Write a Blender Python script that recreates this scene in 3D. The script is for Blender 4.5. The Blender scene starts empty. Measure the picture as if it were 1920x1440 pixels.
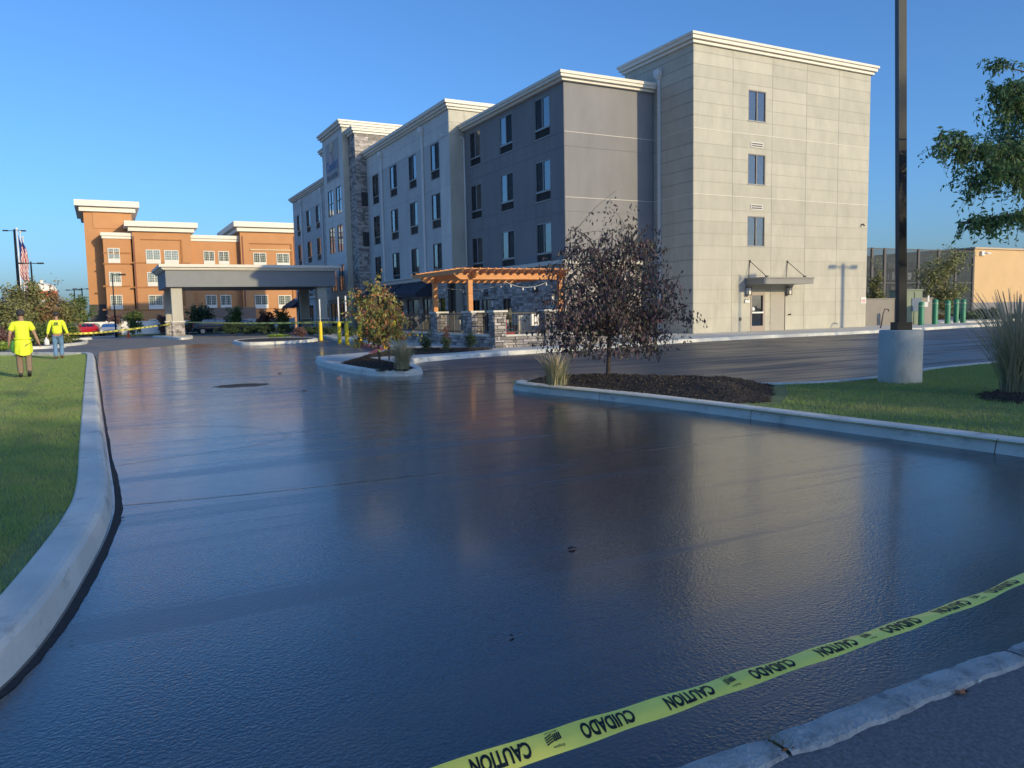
import bpy, bmesh, math, random
import numpy as np
from mathutils import Vector, Matrix
R = random.Random(7); NR = np.random.RandomState(11)
sc = bpy.context.scene
C = sc.collection
# ------------------------------------------------------------------ camera, sky, sun, exposure
CAM = np.array([-26.277, -30.349, 1.45]); FPX = 1455.3
PITCH, ROLL, YAW = -0.09351, -0.02020, 0.48352
_F = np.array([math.sin(YAW)*math.cos(PITCH), math.cos(YAW)*math.cos(PITCH), math.sin(PITCH)])
_R0 = np.array([math.cos(YAW), -math.sin(YAW), 0.0]); _U0 = np.cross(_R0, _F)
_R = _R0*math.cos(ROLL)+_U0*math.sin(ROLL); _U = -_R0*math.sin(ROLL)+_U0*math.cos(ROLL)
cd = bpy.data.cameras.new('camera'); cam = bpy.data.objects.new('camera', cd); C.objects.link(cam)
cam.matrix_world = Matrix(((_R[0], _U[0], -_F[0], CAM[0]), (_R[1], _U[1], -_F[1], CAM[1]), (_R[2], _U[2], -_F[2], CAM[2]), (0, 0, 0, 1)))
cd.sensor_width = 36; cd.lens = FPX*36/1920; cd.clip_start = .05; cd.clip_end = 6000
sc.camera = cam
SUN_EL = math.radians(15.3); SAZ = np.array([.327, -.945])
w = bpy.data.worlds.new("World"); sc.world = w; w.use_nodes = True
nt = w.node_tree; nt.nodes.clear()
sky = nt.nodes.new('ShaderNodeTexSky'); sky.sky_type = 'NISHITA'; sky.sun_disc = False
sky.sun_elevation = SUN_EL; sky.sun_rotation = math.atan2(SAZ[0], SAZ[1]); sky.altitude = 0; sky.air_density = 1; sky.dust_density = 1.8; sky.ozone_density = 7.4
bg = nt.nodes.new('ShaderNodeBackground'); bg.inputs[1].default_value = .15
wo = nt.nodes.new('ShaderNodeOutputWorld')
nt.links.new(sky.outputs[0], bg.inputs[0]); nt.links.new(bg.outputs[0], wo.inputs[0])
sd = bpy.data.lights.new('sun', 'SUN'); sd.energy = 2.5; sd.angle = math.radians(.55); sd.color = (1, .81, .47)
sun = bpy.data.objects.new('sun', sd); C.objects.link(sun)
sun.rotation_euler = Vector((SAZ[0]*math.cos(SUN_EL), SAZ[1]*math.cos(SUN_EL), math.sin(SUN_EL))).to_track_quat('Z', 'Y').to_euler()
sc.view_settings.view_transform = 'Standard'; sc.view_settings.look = 'None'
sc.view_settings.exposure = .6; sc.view_settings.gamma = 1; sc.view_settings.use_curve_mapping = False

# ------------------------------------------------------------------ geometry of the place
def gz(y): return -min(max(y-30, 0), 70)*.012
def ray(px, py): return _F+_R*(px-960)/FPX-_U*(py-720)/FPX
def gp(px, py, z=0.0):
    d = ray(px, py); zz = z
    for _ in range(25):
        t = (zz-CAM[2])/d[2]; zz = .5*zz+.5*(z+gz(CAM[1]+d[1]*t))
    p = CAM+d*t; return (float(p[0]), float(p[1]), float(zz))
def pu(px, py, u): d = ray(px, py); return CAM+d*(u-CAM[0])/d[0]
def pv(px, py, v): d = ray(px, py); return CAM+d*(v-CAM[1])/d[1]
def dp(px, dist, py=600):            # the point seen at this column, this far along the view axis
    d = ray(px, py); p = CAM+d*dist; return (float(p[0]), float(p[1]), float(p[2]))
def zat(py, px, dist): return dp(px, dist, py)[2]

# ------------------------------------------------------------------ materials
MATS = {}
def M(name, col, rough=.8, var=.12, vs=2., bump=0., bs=60., isl=0., metal=0., spec=.5, stretch=None, col2=None, orand=0., dirt=None):
    if name in MATS: return MATS[name]
    m = bpy.data.materials.new(name); m.use_nodes = True; n = m.node_tree.nodes; l = m.node_tree.links
    b = n['Principled BSDF']; b.inputs['Roughness'].default_value = rough; b.inputs['Metallic'].default_value = metal
    b.inputs['Specular IOR Level'].default_value = spec
    g = n.new('ShaderNodeNewGeometry'); mp = n.new('ShaderNodeMapping'); l.new(g.outputs['Position'], mp.inputs[0])
    if stretch: mp.inputs['Scale'].default_value = stretch
    t = n.new('ShaderNodeTexNoise'); t.inputs['Scale'].default_value = vs; t.inputs['Detail'].default_value = 5; t.inputs['Roughness'].default_value = .6
    l.new(mp.outputs[0], t.inputs['Vector'])
    mr = n.new('ShaderNodeMapRange'); l.new(t.outputs[0], mr.inputs[0]); mr.inputs[1].default_value = .3; mr.inputs[2].default_value = .7
    mx = n.new('ShaderNodeMix'); mx.data_type = 'RGBA'; l.new(mr.outputs[0], mx.inputs[0])
    mx.inputs[6].default_value = tuple(max(c*(1-var), 0) for c in col)+(1,)
    mx.inputs[7].default_value = (tuple(col2) if col2 else tuple(min(c*(1+var), 1) for c in col))+(1,)
    out = mx.outputs[2]
    if dirt:
        ds, d0, da, dst = dirt; m3 = n.new('ShaderNodeMapping'); m3.inputs['Scale'].default_value = dst; l.new(g.outputs['Position'], m3.inputs[0])
        t3 = n.new('ShaderNodeTexNoise'); t3.inputs['Scale'].default_value = ds; t3.inputs['Detail'].default_value = 6; t3.inputs['Roughness'].default_value = .7; l.new(m3.outputs[0], t3.inputs['Vector'])
        r3 = n.new('ShaderNodeMapRange'); l.new(t3.outputs[0], r3.inputs[0]); r3.inputs[1].default_value = d0; r3.inputs[2].default_value = d0+.16; r3.inputs[3].default_value = 1; r3.inputs[4].default_value = 1-da
        v3 = n.new('ShaderNodeVectorMath'); v3.operation = 'SCALE'; l.new(out, v3.inputs[0]); l.new(r3.outputs[0], v3.inputs['Scale']); out = v3.outputs[0]
    if isl or orand:
        src = g.outputs['Random Per Island']
        if orand:
            oi = n.new('ShaderNodeObjectInfo'); ad = n.new('ShaderNodeMath'); ad.operation = 'FRACT'
            if isl:
                a2 = n.new('ShaderNodeMath'); a2.operation = 'ADD'; l.new(src, a2.inputs[0]); l.new(oi.outputs['Random'], a2.inputs[1]); l.new(a2.outputs[0], ad.inputs[0])
            else: l.new(oi.outputs['Random'], ad.inputs[0])
            src = ad.outputs[0]
        k = max(isl, orand)
        m2 = n.new('ShaderNodeMapRange'); l.new(src, m2.inputs[0]); m2.inputs[3].default_value = 1-k; m2.inputs[4].default_value = 1+k
        hs = n.new('ShaderNodeVectorMath'); hs.operation = 'SCALE'; l.new(out, hs.inputs[0]); l.new(m2.outputs[0], hs.inputs['Scale']); out = hs.outputs[0]
    l.new(out, b.inputs['Base Color'])
    if bump:
        t2 = n.new('ShaderNodeTexNoise'); t2.inputs['Scale'].default_value = bs; t2.inputs['Detail'].default_value = 3; l.new(mp.outputs[0], t2.inputs['Vector'])
        bp = n.new('ShaderNodeBump'); bp.inputs['Strength'].default_value = 1; bp.inputs['Distance'].default_value = bump
        l.new(t2.outputs[0], bp.inputs['Height']); l.new(bp.outputs[0], b.inputs['Normal'])
    MATS[name] = m; return m
def leafM(name, cols, rough=.55, trans=.25, patch=None):
    if name in MATS: return MATS[name]
    m = bpy.data.materials.new(name); m.use_nodes = True; n = m.node_tree.nodes; l = m.node_tree.links
    b = n['Principled BSDF']; b.inputs['Roughness'].default_value = rough; b.inputs['Specular IOR Level'].default_value = .3
    g = n.new('ShaderNodeNewGeometry'); cr = n.new('ShaderNodeValToRGB'); l.new(g.outputs['Random Per Island'], cr.inputs[0])
    e = cr.color_ramp.elements
    while len(e) < len(cols): e.new(.5)
    for i, c in enumerate(cols): e[i].position = i/(len(cols)-1); e[i].color = tuple(c)+(1,)
    out = cr.outputs[0]
    if patch:
        t = n.new('ShaderNodeTexNoise'); t.inputs['Scale'].default_value = .9; t.inputs['Detail'].default_value = 5; t.inputs['Roughness'].default_value = .65; l.new(g.outputs['Position'], t.inputs['Vector'])
        mr = n.new('ShaderNodeMapRange'); l.new(t.outputs[0], mr.inputs[0]); mr.inputs[1].default_value = .45; mr.inputs[2].default_value = .72; mr.inputs[4].default_value = .7
        mx = n.new('ShaderNodeMix'); mx.data_type = 'RGBA'; l.new(mr.outputs[0], mx.inputs[0]); l.new(out, mx.inputs[6]); mx.inputs[7].default_value = tuple(patch)+(1,); out = mx.outputs[2]
    l.new(out, b.inputs['Base Color'])
    if trans:
        tr = n.new('ShaderNodeBsdfTranslucent'); ms = n.new('ShaderNodeMixShader'); ms.inputs[0].default_value = trans
        l.new(out, tr.inputs[0]); l.new(b.outputs[0], ms.inputs[1]); l.new(tr.outputs[0], ms.inputs[2]); l.new(ms.outputs[0], n['Material Output'].inputs[0])
    MATS[name] = m; return m
def glassM(name, tint=(.6, .65, .7), refl=.35, rough=.01, top=1.):
    if name in MATS: return MATS[name]
    m = bpy.data.materials.new(name); m.use_nodes = True; n = m.node_tree.nodes; l = m.node_tree.links
    n.remove(n['Principled BSDF'])
    fr = n.new('ShaderNodeFresnel'); fr.inputs[0].default_value = 1.6
    mr = n.new('ShaderNodeMapRange'); l.new(fr.outputs[0], mr.inputs[0]); mr.inputs[3].default_value = refl*.4; mr.inputs[4].default_value = top; mr.inputs[1].default_value = 0
    gl = n.new('ShaderNodeBsdfGlossy'); gl.inputs['Roughness'].default_value = rough; gl.inputs[0].default_value = (.9, .95, 1, 1)
    tr = n.new('ShaderNodeBsdfTransparent'); tr.inputs[0].default_value = tuple(tint)+(1,)
    ms = n.new('ShaderNodeMixShader'); l.new(mr.outputs[0], ms.inputs[0]); l.new(tr.outputs[0], ms.inputs[1]); l.new(gl.outputs[0], ms.inputs[2])
    tn = n.new('ShaderNodeTexNoise'); tn.inputs['Scale'].default_value = 1.3; g = n.new('ShaderNodeNewGeometry'); l.new(g.outputs['Position'], tn.inputs[0])
    bp = n.new('ShaderNodeBump'); bp.inputs['Distance'].default_value = .004; l.new(tn.outputs[0], bp.inputs['Height']); l.new(bp.outputs[0], gl.inputs['Normal'])
    l.new(ms.outputs[0], n['Material Output'].inputs[0]); MATS[name] = m; return m
def seal_material():
    m = bpy.data.materials.new('wet_sealcoat'); m.use_nodes = True; n = m.node_tree.nodes; l = m.node_tree.links
    b = n['Principled BSDF']; g = n.new('ShaderNodeNewGeometry')
    def noise(scale, st=(1, 1, 1), det=4, rough=.55, dist=0):
        mp = n.new('ShaderNodeMapping'); mp.inputs['Scale'].default_value = st; l.new(g.outputs['Position'], mp.inputs[0])
        t = n.new('ShaderNodeTexNoise'); t.inputs['Scale'].default_value = scale; t.inputs['Detail'].default_value = det; t.inputs['Roughness'].default_value = rough; t.inputs['Distortion'].default_value = dist
        l.new(mp.outputs[0], t.inputs['Vector']); return t.outputs[0]
    def mr(x, a, b_, c, d):
        r = n.new('ShaderNodeMapRange'); l.new(x, r.inputs[0]); r.inputs[1].default_value = a; r.inputs[2].default_value = b_; r.inputs[3].default_value = c; r.inputs[4].default_value = d; return r.outputs[0]
    def ma(op, x, y):
        r = n.new('ShaderNodeMath'); r.operation = op
        for i, v in enumerate((x, y)):
            if isinstance(v, (int, float)): r.inputs[i].default_value = v
            else: l.new(v, r.inputs[i])
        return r.outputs[0]
    streak = noise(.8, (.17, 2.6, 1), 5, .62, 1.1)        # strokes of the squeegee, laid across the drive
    patch = noise(.22, (1, 1, 1), 3)
    fine = noise(85, (.8, 1.2, 1), 3, .7)
    mid = noise(58, (.95, 1.05, 1), 2, .55); swell = noise(.5, (.3, 1.5, 1), 1, .4, .6)
    dry = mr(ma('ADD', ma('MULTIPLY', streak, .68), ma('MULTIPLY', patch, .32)), .47, .60, 0, 1)
    sx = n.new('ShaderNodeSeparateXYZ'); l.new(g.outputs['Position'], sx.inputs[0])
    # the parking bays beyond x=-18.6 are paler and more matt
    bay = mr(sx.outputs[0], -19.2, -17.2, 0, 1)
    rough = ma('ADD', mr(dry, 0, 1, .09, .34), ma('MULTIPLY', bay, .3))
    l.new(rough, b.inputs['Roughness'])
    mx = n.new('ShaderNodeMix'); mx.data_type = 'RGBA'; l.new(ma('MAXIMUM', ma('MULTIPLY', dry, .5), bay), mx.inputs[0])
    mx.inputs[6].default_value = (.008, .0085, .011, 1); mx.inputs[7].default_value = (.075, .07, .068, 1)
    gr = mr(noise(260, (1, 1, 1), 1), .35, .65, .6, 1.5); vm = n.new('ShaderNodeVectorMath'); vm.operation = 'SCALE'
    l.new(mx.outputs[2], vm.inputs[0]); l.new(gr, vm.inputs['Scale']); l.new(vm.outputs[0], b.inputs['Base Color'])
    l.new(mr(bay, 0, 1, 1.75, 1.5), b.inputs['IOR']); l.new(mr(bay, 0, 1, .3, 0), b.inputs['Coat Weight']); b.inputs['Coat Roughness'].default_value = .12; b.inputs['Coat IOR'].default_value = 1.6
    # ridges left where two passes of the coat meet
    ridge = mr(ma('ABSOLUTE', ma('SUBTRACT', noise(.16, (.35, 1, 1), 2, .4, .3), .5), 0), 0, .0016, 1, 0)
    h = ma('ADD', ma('ADD', ma('MULTIPLY', fine, .10), ma('MULTIPLY', mid, .46)), ma('ADD', ma('MULTIPLY', swell, 1.8), ma('MULTIPLY', ridge, .8)))
    bp = n.new('ShaderNodeBump'); bp.inputs['Distance'].default_value = .0075; l.new(h, bp.inputs['Height']); l.new(bp.outputs[0], b.inputs['Normal'])
    return m

m_light = M('light_stucco', (.46, .44, .375), .9, .08, 1.2, .004, 60, stretch=(1, 1, .3))
m_pan = M('light_stucco_panel', (.46, .44, .37), .9, .09, 1.4, .005, 45, orand=.05, stretch=(1, 1, .45), dirt=(1.1, .55, .13, (1, 1, .22)))
m_pan_shade = M('light_stucco_shade_side', (.60, .60, .57), .9, .09, 1.4, .005, 45, orand=.04, stretch=(1, 1, .35))  # shade-side copy of the light stucco, colour lightened to lift the shadow
m_joint = M('stucco_joint', (.36, .345, .29), .9, .05)
m_mid = M('mid_grey_stucco', (.48, .49, .485), .9, .09, 1.3, .005, 45, orand=.04, stretch=(1, 1, .35))
m_dark = M('charcoal_stucco', (.225, .222, .23), .9, .09, 1.3, .005, 45, orand=.04, stretch=(1, 1, .35))
m_djoint = M('charcoal_joint', (.19, .19, .2), .9, .05)
m_corn = M('cornice_cream', (.72, .68, .6), .75, .04, 2, .001, 50)
m_gutter = M('gutter_white', (.66, .67, .66), .5, .04)
m_alum = M('window_frame_grey', (.27, .27, .27), .45, .04, metal=.4)
m_bronze = M('bronze_frame', (.09, .08, .075), .45, .04, metal=.3)
m_glasst = glassM('tower_glass', (.9, .93, .95), .1, top=.35); m_glassc = glassM('clear_glass', (.85, .88, .88), .25); m_bronze2 = M('bronze_frame_light', (.2, .175, .16), .5, .04)
m_louv = M('louver_dark', (.035, .038, .042), .6, .05)
m_sill = M('sill_grey', (.33, .33, .33), .8, .04)
m_cur = M('curtain_white', (.62, .62, .58), .9, .08, 1)
m_sheer = M('curtain_grey', (.33, .35, .33), .9, .1, 3)
m_screen = M('insect_screen', (.05, .055, .06), .7, .05)
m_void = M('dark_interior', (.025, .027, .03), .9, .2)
m_glass = glassM('window_glass')
m_glassd = glassM('window_glass_dark', (.25, .28, .3), .35)
m_stone = M('ledge_stone', (.33, .30, .28), .85, .3, 14, .006, 60, isl=.5, orand=.5)
m_mortar = M('mortar', (.075, .07, .07), .95, .2, 10)
m_cap = M('cast_stone_cap', (.6, .58, .52), .85, .08, 4, .002, 60)
m_conc = M('kerb_concrete', (.66, .65, .58), .85, .13, 1.6, .006, 55, dirt=(1.7, .56, .5, (1, 1, 3)))
m_walk = M('pavement_concrete', (.56, .54, .48), .9, .12, 1.2, .003, 60, dirt=(.9, .58, .3, (1, 1, 1)))
m_concd = M('rough_concrete', (.40, .41, .395), .95, .25, 7, .012, 60, dirt=(9, .52, .5, (1, 1, 1)))
m_wood = M('pergola_timber', (.6, .27, .1), .7, .18, 3, .002, 30, stretch=(1, 1, 8))
m_iron = M('black_iron', (.03, .03, .032), .45, .05, metal=.2)
m_pole = M('bronze_pole_paint', (.015, .017, .017), .42, .1, 3, metal=.2)
m_asph = M('old_asphalt', (.2, .19, .178), .9, .2, 1.0, .006, 90)
m_street = M('street_asphalt', (.17, .17, .172), .85, .35, 60, .008, 110)
m_edge = M('unsealed_edge', (.03, .03, .031), .95, .3, 30, .006, 80)
m_mulch = M('black_mulch', (.036, .029, .024), .95, .4, 20, .02, 25)
m_chip = M('mulch_chip', (.07, .055, .042), .95, .3, 20, isl=.7)
m_soil = M('lawn_soil', (.17, .21, .08), .95, .3, 3, .01, 30)
m_grass = leafM('grass_blade', [(.20, .34, .09), (.26, .40, .10), (.36, .43, .15), (.22, .34, .09)], .6, .3, (.42, .38, .17))
m_bark = M('bark_brown', (.12, .095, .08), .9, .3, 20, .01, 40)
m_yel = M('safety_yellow', (.78, .55, .01), .5, .06)
m_white = M('white_paint', (.72, .72, .7), .55, .05)
m_navy = M('navy_canvas', (.02, .028, .045), .85, .1)
m_red = M('red_vinyl', (.5, .03, .035), .6, .1)
m_green = M('green_bollard', (.03, .22, .12), .5, .06)
m_black = M('black_rubber', (.02, .02, .02), .7, .1)
m_orange = M('ochre_stucco', (.49, .24, .105), .9, .06, .5, .002, 60)
m_orange2 = M('pale_ochre_stucco', (.5, .25, .11), .9, .05, .5)
m_brownr = M('brown_stucco', (.15, .10, .08), .9, .1, .5)

# ------------------------------------------------------------------ mesh helpers
class MB:
    def __init__(s): s.v = []; s.f = []; s.m = []; s.mi = 0; s.sm = []
    def add(s, vs, fs, smooth=False):
        o = len(s.v); s.v += [tuple(map(float, p)) for p in vs]
        for f in fs: s.f.append(tuple(o+i for i in f)); s.m.append(s.mi); s.sm.append(smooth)
    def box(s, x0, x1, y0, y1, z0, z1):
        if x1 < x0: x0, x1 = x1, x0
        if y1 < y0: y0, y1 = y1, y0
        s.add([(x0, y0, z0), (x1, y0, z0), (x1, y1, z0), (x0, y1, z0), (x0, y0, z1), (x1, y0, z1), (x1, y1, z1), (x0, y1, z1)],
              [(3, 2, 1, 0), (4, 5, 6, 7), (0, 1, 5, 4), (1, 2, 6, 5), (2, 3, 7, 6), (3, 0, 4, 7)])
    def obox(s, c, ax, ay, az):                     # oriented box: centre and three half-axis vectors
        c, ax, ay, az = map(np.array, (c, ax, ay, az))
        s.add([c+i*ax+j*ay+k*az for k in (-1, 1) for i, j in ((-1, -1), (1, -1), (1, 1), (-1, 1))],
              [(3, 2, 1, 0), (4, 5, 6, 7), (0, 1, 5, 4), (1, 2, 6, 5), (2, 3, 7, 6), (3, 0, 4, 7)])
    def prism(s, poly, z0, z1):
        n = len(poly); a = sum(poly[i][0]*poly[(i+1) % n][1]-poly[(i+1) % n][0]*poly[i][1] for i in range(n))
        if a < 0: poly = poly[::-1]
        s.add([(x, y, z0) for x, y in poly]+[(x, y, z1) for x, y in poly],
              [tuple(range(n))[::-1], tuple(range(n, 2*n))]+[(i, (i+1) % n, n+(i+1) % n, n+i) for i in range(n)])
    def tube(s, pts, rad, n=8, cap=True, smooth=True):
        pts = [np.array(p, float) for p in pts]
        if isinstance(rad, (int, float)): rad = [rad]*len(pts)
        vs = []; prev = None
        for i, p in enumerate(pts):
            t = pts[min(i+1, len(pts)-1)]-pts[max(i-1, 0)]; t = t/(np.linalg.norm(t)+1e-9)
            if prev is None: a = np.cross(t, [0, 0, 1] if abs(t[2]) < .9 else [1, 0, 0])
            else: a = prev-t*(prev@t)
            a = a/(np.linalg.norm(a)+1e-9); prev = a; b = np.cross(t, a)
            for k in range(n):
                th = 2*math.pi*k/n; vs.append(p+(a*math.cos(th)+b*math.sin(th))*rad[i])
        fs = [(i*n+k, i*n+(k+1) % n, (i+1)*n+(k+1) % n, (i+1)*n+k) for i in range(len(pts)-1) for k in range(n)]
        s.add(vs, fs, smooth)
        if cap:
            o = len(s.v)-len(vs)
            for base, rev in ((o, True), (o+(len(pts)-1)*n, False)):
                f = tuple(range(base, base+n)); s.f.append(f[::-1] if rev else f); s.m.append(s.mi); s.sm.append(False)
    def lathe(s, prof, n=16, c=(0, 0, 0), sx=1, sy=1, smooth=True):
        vs = [(c[0]+r*sx*math.cos(2*math.pi*k/n), c[1]+r*sy*math.sin(2*math.pi*k/n), c[2]+z) for r, z in prof for k in range(n)]
        s.add(vs, [(i*n+k, i*n+(k+1) % n, (i+1)*n+(k+1) % n, (i+1)*n+k) for i in range(len(prof)-1) for k in range(n)], smooth)
    def ball(s, c, rx, ry, rz, n=12, k=8):
        s.lathe([(max(math.sin(math.pi*i/k), .001), -math.cos(math.pi*i/k)*rz) for i in range(k+1)], n, c, rx, ry)
    def mesh(s, name, mats):
        me = bpy.data.meshes.new(name); me.from_pydata(s.v, [], s.f)
        if not isinstance(mats, (list, tuple)): mats = [mats]
        for m in mats: me.materials.append(m)
        if s.f:
            me.polygons.foreach_set('material_index', s.m); me.polygons.foreach_set('use_smooth', s.sm)
        me.update(); return me
def link(name, data, parent=None, loc=None):
    o = bpy.data.objects.new(name, data); C.objects.link(o)
    if parent is not None: o.parent = parent
    if loc is not None: o.location = loc
    return o
def tag(o, label=None, cat=None, group=None, kind=None):
    if label: o['label'] = label
    if cat: o['category'] = cat
    if group: o['group'] = group
    if kind: o['kind'] = kind
    return o
def thing(name, label, cat, loc=(0, 0, 0), group=None, rz=0):
    o = link(name, None, None, loc); o.rotation_euler = (0, 0, rz); o.empty_display_size = .2
    o['_w'] = 0; del o['_w']
    return tag(o, label, cat, group)
def part(mb, name, mats, parent, world=False, kind=None):
    """world=True: the vertices are world coordinates, shifted back by the location of the (unrotated) root"""
    me = mb if isinstance(mb, bpy.types.Mesh) else mb.mesh(name, mats)
    o = link(name, me, parent)
    if world:
        r = parent
        if r.parent is None: o.location = -r.location
    if kind: o['kind'] = kind
    return o
def struct(mb, name, mats):
    o = link(name, mb.mesh(name, mats)); o['kind'] = 'structure'; return o
def copy_tree(o, parent=None):
    c = o.copy(); C.objects.link(c); c.parent = parent
    for ch in list(o.children): copy_tree(ch, c)
    return c
def wb(mb, pl, at, h0, h1, z0, z1, d0, d1):      # box on a wall plane; d = outwards (towards -x or -y)
    if pl == 'x': mb.box(at-d1, at-d0, h0, h1, z0, z1)
    else: mb.box(h0, h1, at-d1, at-d0, z0, z1)
def sub(rect, holes):
    out = [rect]
    for a0, a1, b0, b1 in holes:
        nx = []
        for x0, x1, z0, z1 in out:
            if a1 <= x0 or a0 >= x1 or b1 <= z0 or b0 >= z1: nx.append((x0, x1, z0, z1)); continue
            if a0 > x0: nx.append((x0, a0, z0, z1))
            if a1 < x1: nx.append((a1, x1, z0, z1))
            xa, xb = max(a0, x0), min(a1, x1)
            if b0 > z0: nx.append((xa, xb, z0, b0))
            if b1 < z1: nx.append((xa, xb, b1, z1))
        out = nx
    return out
def wall(root, pl, at, h0, h1, z0, z1, holes, mat, name='wall', thick=.3):
    mb = MB()
    for a, b, c, d in sub((h0, h1, z0, z1), holes): wb(mb, pl, at, a, b, c, d, -thick, 0)
    return part(mb, name, mat, root, True)
def panels(root, pl, at, hs, zs, holes, mat, gap=.012, d=.018, name='panel'):
    for i in range(len(hs)-1):
        for j in range(len(zs)-1):
            rr = sub((hs[i]+gap, hs[i+1]-gap, zs[j]+gap, zs[j+1]-gap), holes)
            if not rr: continue
            for a, b, c, e in rr:
                mb = MB()
                if b-a > .01 and e-c > .01: wb(mb, pl, at, a, b, c, e, .001, d); part(mb, name, mat(i, j) if callable(mat) else mat, root, True)
def cornice(root, x0, x1, y0, y1, z, h, p=.4, mat=None, name='cornice'):
    mb = MB(); k = h/.45
    for a, b, q in ((0, .12, .42), (.12, .16, .3), (.16, .33, .78), (.33, .45, 1)):
        q *= p; mb.box(x0-q, x1+q, y0-q, y1+q, z+a*k, z+b*k)
    return part(mb, name, mat or m_corn, root, True)
def window(root, pl, at, h0, h1, ztop, zg, zl, kind=0, frame=None):
    """sliding window: frame, two panes, curtain, screen; louvre box and sill under it; kind 0/1 = screened half, 2 = all dark"""
    fr = MB(); t = .05; D0, D1 = -.09, .004
    wb(fr, pl, at, h0, h1, ztop-t, ztop, D0, D1); wb(fr, pl, at, h0, h1, zg, zg+t, D0, D1)
    hm = (h0+h1)/2
    for a, b in ((h0, h0+t), (h1-t, h1), (hm-.03, hm+.03)): wb(fr, pl, at, a, b, zg+t, ztop-t, D0, D1)
    f = part(fr, 'window', frame or m_bronze, root, True)
    f.location = f.location
    for k, (a, b) in enumerate(((h0+t, hm-.03), (hm+.03, h1-t))):
        pn = MB(); wb(pn, pl, at, a, b, zg+t, ztop-t, -.045, -.04); part(pn, 'pane', m_glassd if kind == 2 else (m_glassc if kind == 3 else m_glass), f)
        if kind == 3: cm = (m_cur, m_sheer)[k]
        elif kind == 2 or (k == 0) == (kind == 0):
            s_ = MB(); wb(s_, pl, at, a, b, zg+t, ztop-t, -.025, -.02)
            if kind != 2: part(s_, 'insect_screen', MATS['screen_mesh'], f)
            cm = m_sheer
        else: cm = m_cur  # white curtain stands in for the sky reflected in the pale half
        if kind != 2:
            cu = MB(); n = 10
            for q in range(n):
                if kind == 3 and q in (6, 7, 8): continue
                x = a+(b-a)*q/n; x2 = a+(b-a)*(q+1)/n; dd = .02*(q % 2)
                wb(cu, pl, at, x, x2, zg+t, ztop-t, -.10-dd-.01, -.08-dd)
            part(cu, 'curtain', cm, f)
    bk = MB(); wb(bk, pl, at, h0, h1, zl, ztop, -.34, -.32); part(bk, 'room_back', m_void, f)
    if zl < zg-.1:
        lo = MB(); wb(lo, pl, at, h0, h1, zl+.06, zg-.002, -.3, -.1)
        n = 7
        for q in range(n):
            z = zl+.09+(zg-zl-.12)*q/n; wb(lo, pl, at, h0+.03, h1-.03, z, z+.02, -.1, -.05)
        part(lo, 'louver', m_louv, f)
    si = MB(); wb(si, pl, at, h0-.04, h1+.04, zl, zl+.055, -.3, .035); part(si, 'sill', m_sill, f)
    if zl < zg-.1:
        s2 = MB(); wb(s2, pl, at, h0, h1, zg-.05, zg-.003, -.03, .012); part(s2, 'sill', m_alum, f)
    return f
_sm = bpy.data.materials.new('screen_mesh'); _sm.use_nodes = True; _n = _sm.node_tree.nodes
_t = _n.new('ShaderNodeBsdfTransparent'); _x = _n.new('ShaderNodeMixShader'); _x.inputs[0].default_value = .45
_n['Principled BSDF'].inputs['Base Color'].default_value = (.03, .033, .038, 1); _n['Principled BSDF'].inputs['Roughness'].default_value = .8
_l = _sm.node_tree.links; _l.new(_n['Principled BSDF'].outputs[0], _x.inputs[1]); _l.new(_t.outputs[0], _x.inputs[2]); _l.new(_x.outputs[0], _n['Material Output'].inputs[0]); MATS['screen_mesh'] = _sm
def catmull(pts, k=6, closed=False):
    pts = [np.array(p, float) for p in pts]; n = len(pts); out = []
    rng = range(n if closed else n-1)
    for i in rng:
        g = lambda j: pts[j % n] if closed else pts[min(max(j, 0), n-1)]
        p0, p1, p2, p3 = g(i-1), g(i), g(i+1), g(i+2)
        for s in range(k):
            t = s/k; out.append(.5*((2*p1)+(-p0+p2)*t+(2*p0-5*p1+4*p2-p3)*t*t+(-p0+3*p1-3*p2+p3)*t**3))
    if not closed: out.append(pts[-1])
    return out
def inside(x, y, poly):
    c = False; n = len(poly)
    for i in range(n):
        x1, y1 = poly[i][:2]; x2, y2 = poly[(i+1) % n][:2]
        if (y1 > y) != (y2 > y) and x < (x2-x1)*(y-y1)/(y2-y1)+x1: c = not c
    return c
def sweep(mb, path, prof, zf=None):
    """prof: (offset to the left of the path, z)"""
    path = [np.array(p[:2], float) for p in path]; n = len(prof); vs = []
    for i, p in enumerate(path):
        t = path[min(i+1, len(path)-1)]-path[max(i-1, 0)]; t /= np.linalg.norm(t)+1e-9; nrm = np.array([-t[1], t[0]])
        for o, z in prof: q = p+nrm*o; vs.append((q[0], q[1], z+gz(q[1])))
    fs = [(i*n+k, (i+1)*n+k, (i+1)*n+k+1, i*n+k+1) for i in range(len(path)-1) for k in range(n-1)]
    fs += [tuple(range(n)), tuple(range((len(path)-1)*n, len(path)*n))[::-1]]
    mb.add(vs, fs)
KPROF = [(.265, -.05), (.265, .14), (.25, .15), (.10, .15), (.07, .142), (.045, .12), (.0, -.05)]
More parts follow.
